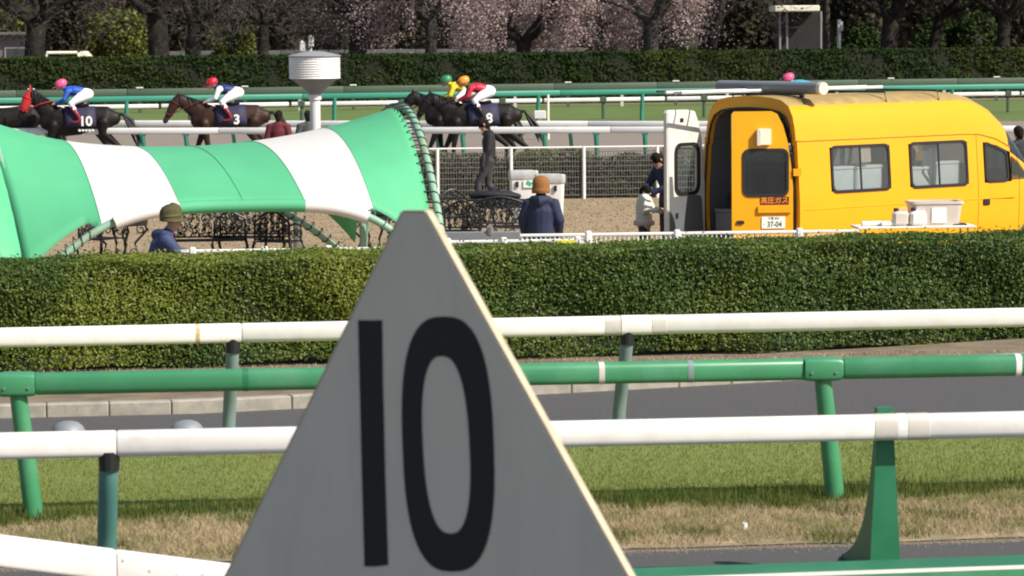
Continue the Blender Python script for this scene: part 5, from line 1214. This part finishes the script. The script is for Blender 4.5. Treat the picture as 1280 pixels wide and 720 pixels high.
for px, D, r0, lab, sd_, ln in EG: tree('evergreen_tree', lab, px, D, r0, 9, 'ever', sd_, ln, 3.6 if px != 1035 else 4.6, 5000 if px != 1035 else 1500, .11, 'evergreen', 'bark' if px != 1035 else 'bark_pale', lowz=2.0)
def shrub(name, label, px, D, w, h, n, lm, size=.10, group=None, sub=7, cat='shrub', z0=.1):
    b = gx(px, D); t = thing(name, label, cat, b, 0, group); P = []; st = MB()
    for k in range(sub):
        c = np.array([random.uniform(-w, w) * .65, random.uniform(-w, w) * .5, random.uniform(.35, .8) * h]); r_ = np.array([w * .5, w * .5, h * .34]) * random.uniform(.75, 1.2); v = rng.normal(0, 1, (n // sub, 3)); v /= np.linalg.norm(v, axis=1)[:, None]
        P.append(c + v * r_ * (rng.uniform(.55, 1.05, n // sub) ** .5)[:, None]); st.tube([(c[0] * .2, c[1] * .2, -.1), (c[0] * .7, c[1] * .7, c[2] * .6), tuple(c)], [.03 * h, .02 * h, .006 * h], 5)
    P = np.vstack(P); P = P[P[:, 2] > z0]; leaf_mesh('crown', P, P / np.linalg.norm(P, axis=1)[:, None], size, lm, t, asp=.7, jit=.7); st.build('trunk', 'twig', t, fixn=False); return t
shrub('shrub', 'lime green shrub between the thick cherry trunks', 150, 172, 2.2, 3.9, 7000, 'shrub_lime', .13)
shrub('shrub', 'lime green shrub behind the slimmer cherry tree', 292, 170, 1.3, 3.0, 3500, 'shrub_lime', .12)
shrub('shrub', 'olive shrub showing left of the thick dark cherry trunk', 20, 185, 2.0, 4.6, 5000, 'shrub_lime', .13)
shrub('shrub', 'dark conical shrub behind the white gabled hut', 84, 168, 1.3, 5.5, 6000, 'evergreen', .13)
shrub('shrub', 'dull green shrub between the two dark evergreen trunks', 1190, 166, 2.0, 3.4, 6000, 'far_hedge_leaf', .12)
shrub('shrub', 'low dull green shrub right of the small pavilion', 1075, 170, 1.6, 3.0, 5000, 'far_hedge_leaf', .12)
for k, px in enumerate((-60, 90, 215, 345, 470, 590, 700, 810, 925, 1040, 1150, 1260, 1370)):
    shrub('background_tree', 'dark evergreen tree in the belt behind the cherry trees', px, 205 + (k % 3) * 7, 3.6, 11.5, 9000, 'evergreen', .20, 'evergreen belt behind the cherry trees', 11, 'tree')
# the wood closing the view
n = 42000; x = rng.uniform(-62, 66, n); z = rng.uniform(0, 1, n) ** .8 * 15; y = 236 + x * .06 + 1.8 * np.sin(x * .55) + 1.2 * np.sin(x * 1.3 + z * .7) + np.abs(rng.normal(0, .7, n))
wd = thing('far_wood', 'dense dark wood closing the view behind everything', 'wood', (0, 236, 0)); wd['kind'] = 'stuff'
leaf_mesh('foliage', np.stack([x, y, z], 1), np.tile([0, -1, .3], (n, 1)), .34, 'evergreen', wd, org=(0, 236, 0), asp=.7, jit=.7, kind='stuff')
vs = []; fs = []; nx, nz = 90, 10
for i in range(nx + 1):
    for j in range(nz + 1):
        xx = -64 + 132 * i / nx; z_ = 15 * j / nz; vs.append((xx, 1.6 + xx * .06 + 1.8 * math.sin(xx * .55) + 1.2 * math.sin(xx * 1.3 + z_ * .7), z_))
for i in range(nx):
    for j in range(nz): a_ = i * (nz + 1) + j; fs.append((a_, a_ + nz + 1, a_ + nz + 2, a_ + 1))
o = MB().add(vs, fs).build('wood_core', 'dark_core', wd, fixn=False); sd_ = o.modifiers.new('t', 'SOLIDIFY'); sd_.thickness = 2.0; sd_.offset = 1; o['kind'] = 'stuff'  # solid dark core mesh inside the foliage, so no sky shows
# low building on the left
b = gx(20, 181); h_ = thing('maintenance_shed', 'low brown grey shed with flat dark roof behind the cherry trunk', 'building', b)
MB().box(b + Vector((-2, 2, 1.4)), (12, 4, 2.9)).build('wall', 'wall_brownish', h_, b); MB().box(b + Vector((-2, 1.9, 2.93)), (12.6, 4.8, .16), bev=.04).build('roof', 'roof_grey', h_, b)
for k in range(3):
    w_ = MB().box(b + Vector((-6 + k * 3.2, -.03, 1.75)), (1.7, .10, .9)).build('window', 'steel_pale', h_, b); MB().box(b + Vector((-6 + k * 3.2, -.085, 1.75)), (1.5, .02, .72)).build('pane', 'dark_glass', w_, b)
MB().box(b + Vector((2.3, -.05, 1.2)), (1.0, .12, 2.2)).build('door', 'concrete', h_, b)
b = gx(190, 178); wl = thing('boundary_wall', 'long grey concrete wall behind the cherry trees', 'wall', b)
for k in range(12): MB().box(b + Vector((-4 + k * 2.5, k * .12, .95 + .01 * (k % 2))), (2.47, .16, 1.9), bev=.02).build('wall_panel', 'roof_grey', wl, b)
b = gx(106, 150); ht = thing('gabled_hut', 'small white gabled hut behind the tall hedge', 'hut', b)
MB().box(b + Vector((0, .8, .85)), (.8, 1.6, 1.75)).build('wall', 'far_white', ht, b)
MB().rings([[b + Vector((-.5, y, 1.73)), b + Vector((.5, y, 1.73)), b + Vector((.06, y, 2.22)), b + Vector((-.06, y, 2.22))] for y in (-.12, 1.75)]).build('roof', 'cream_trim', ht, b)
MB().box(b + Vector((0, -.012, .75)), (.4, .03, 1.4)).build('door', 'steel_pale', ht, b)
a, c = gx(62, 149.5), gx(101, 149.8); gr = thing('gate_beam', 'short white beam on posts left of the gabled hut', 'beam', a); MB().tube([a + up * 2.17, c + up * 2.17], .07, 8).build('beam', 'cream_trim', gr, a, smooth=40)
for q_ in (a, c): MB().tube([q_, q_ + up * 2.15], .05, 8).build('post', 'cream_trim', gr, a)
mat('wall_shadow', (.022, .021, .02), .9, .15, 1)
b = gx(1003, 180); pv = thing('pavilion', 'small pavilion with a sunlit cream roof edge behind the hedge', 'building', b)
MB().box(b + Vector((-.3, 1.2, 4.00)), (2.5, 4.0, .34), bev=.05).build('roof', 'cream_trim', pv, b); MB().box(b + Vector((0, 2.6, 1.9)), (2.4, 1.0, 3.8)).build('wall', 'wall_shadow', pv, b)
for x_ in (-1.2, -.8, 1.1): MB().tube([b + Vector((x_, .1, 0)), b + Vector((x_, .1, 3.83))], .07, 10).build('column', 'concrete', pv, b, smooth=40)
MB().box(b + Vector((0, .3, .45)), (2.7, .12, .9)).build('parapet', 'concrete', pv, b)
for k, (px, D, h_) in enumerate(((380, 172, 2.5), (391, 173, 2.75), (1050, 165, 3.4))):
    b = gx(px, D); t = thing('utility_pole', ('short white pole behind the drum tower', 'white pole with a box behind the drum tower', 'pale pole standing right of the pavilion')[k], 'pole', b)
    MB().tube([b, b + up * h_], .09, 8).build('pole', 'far_white', t, b); MB().box(b + Vector((.05, -.12, h_ - .35)), (.28, .2, .5), bev=.03).build('box', 'far_white', t, b)
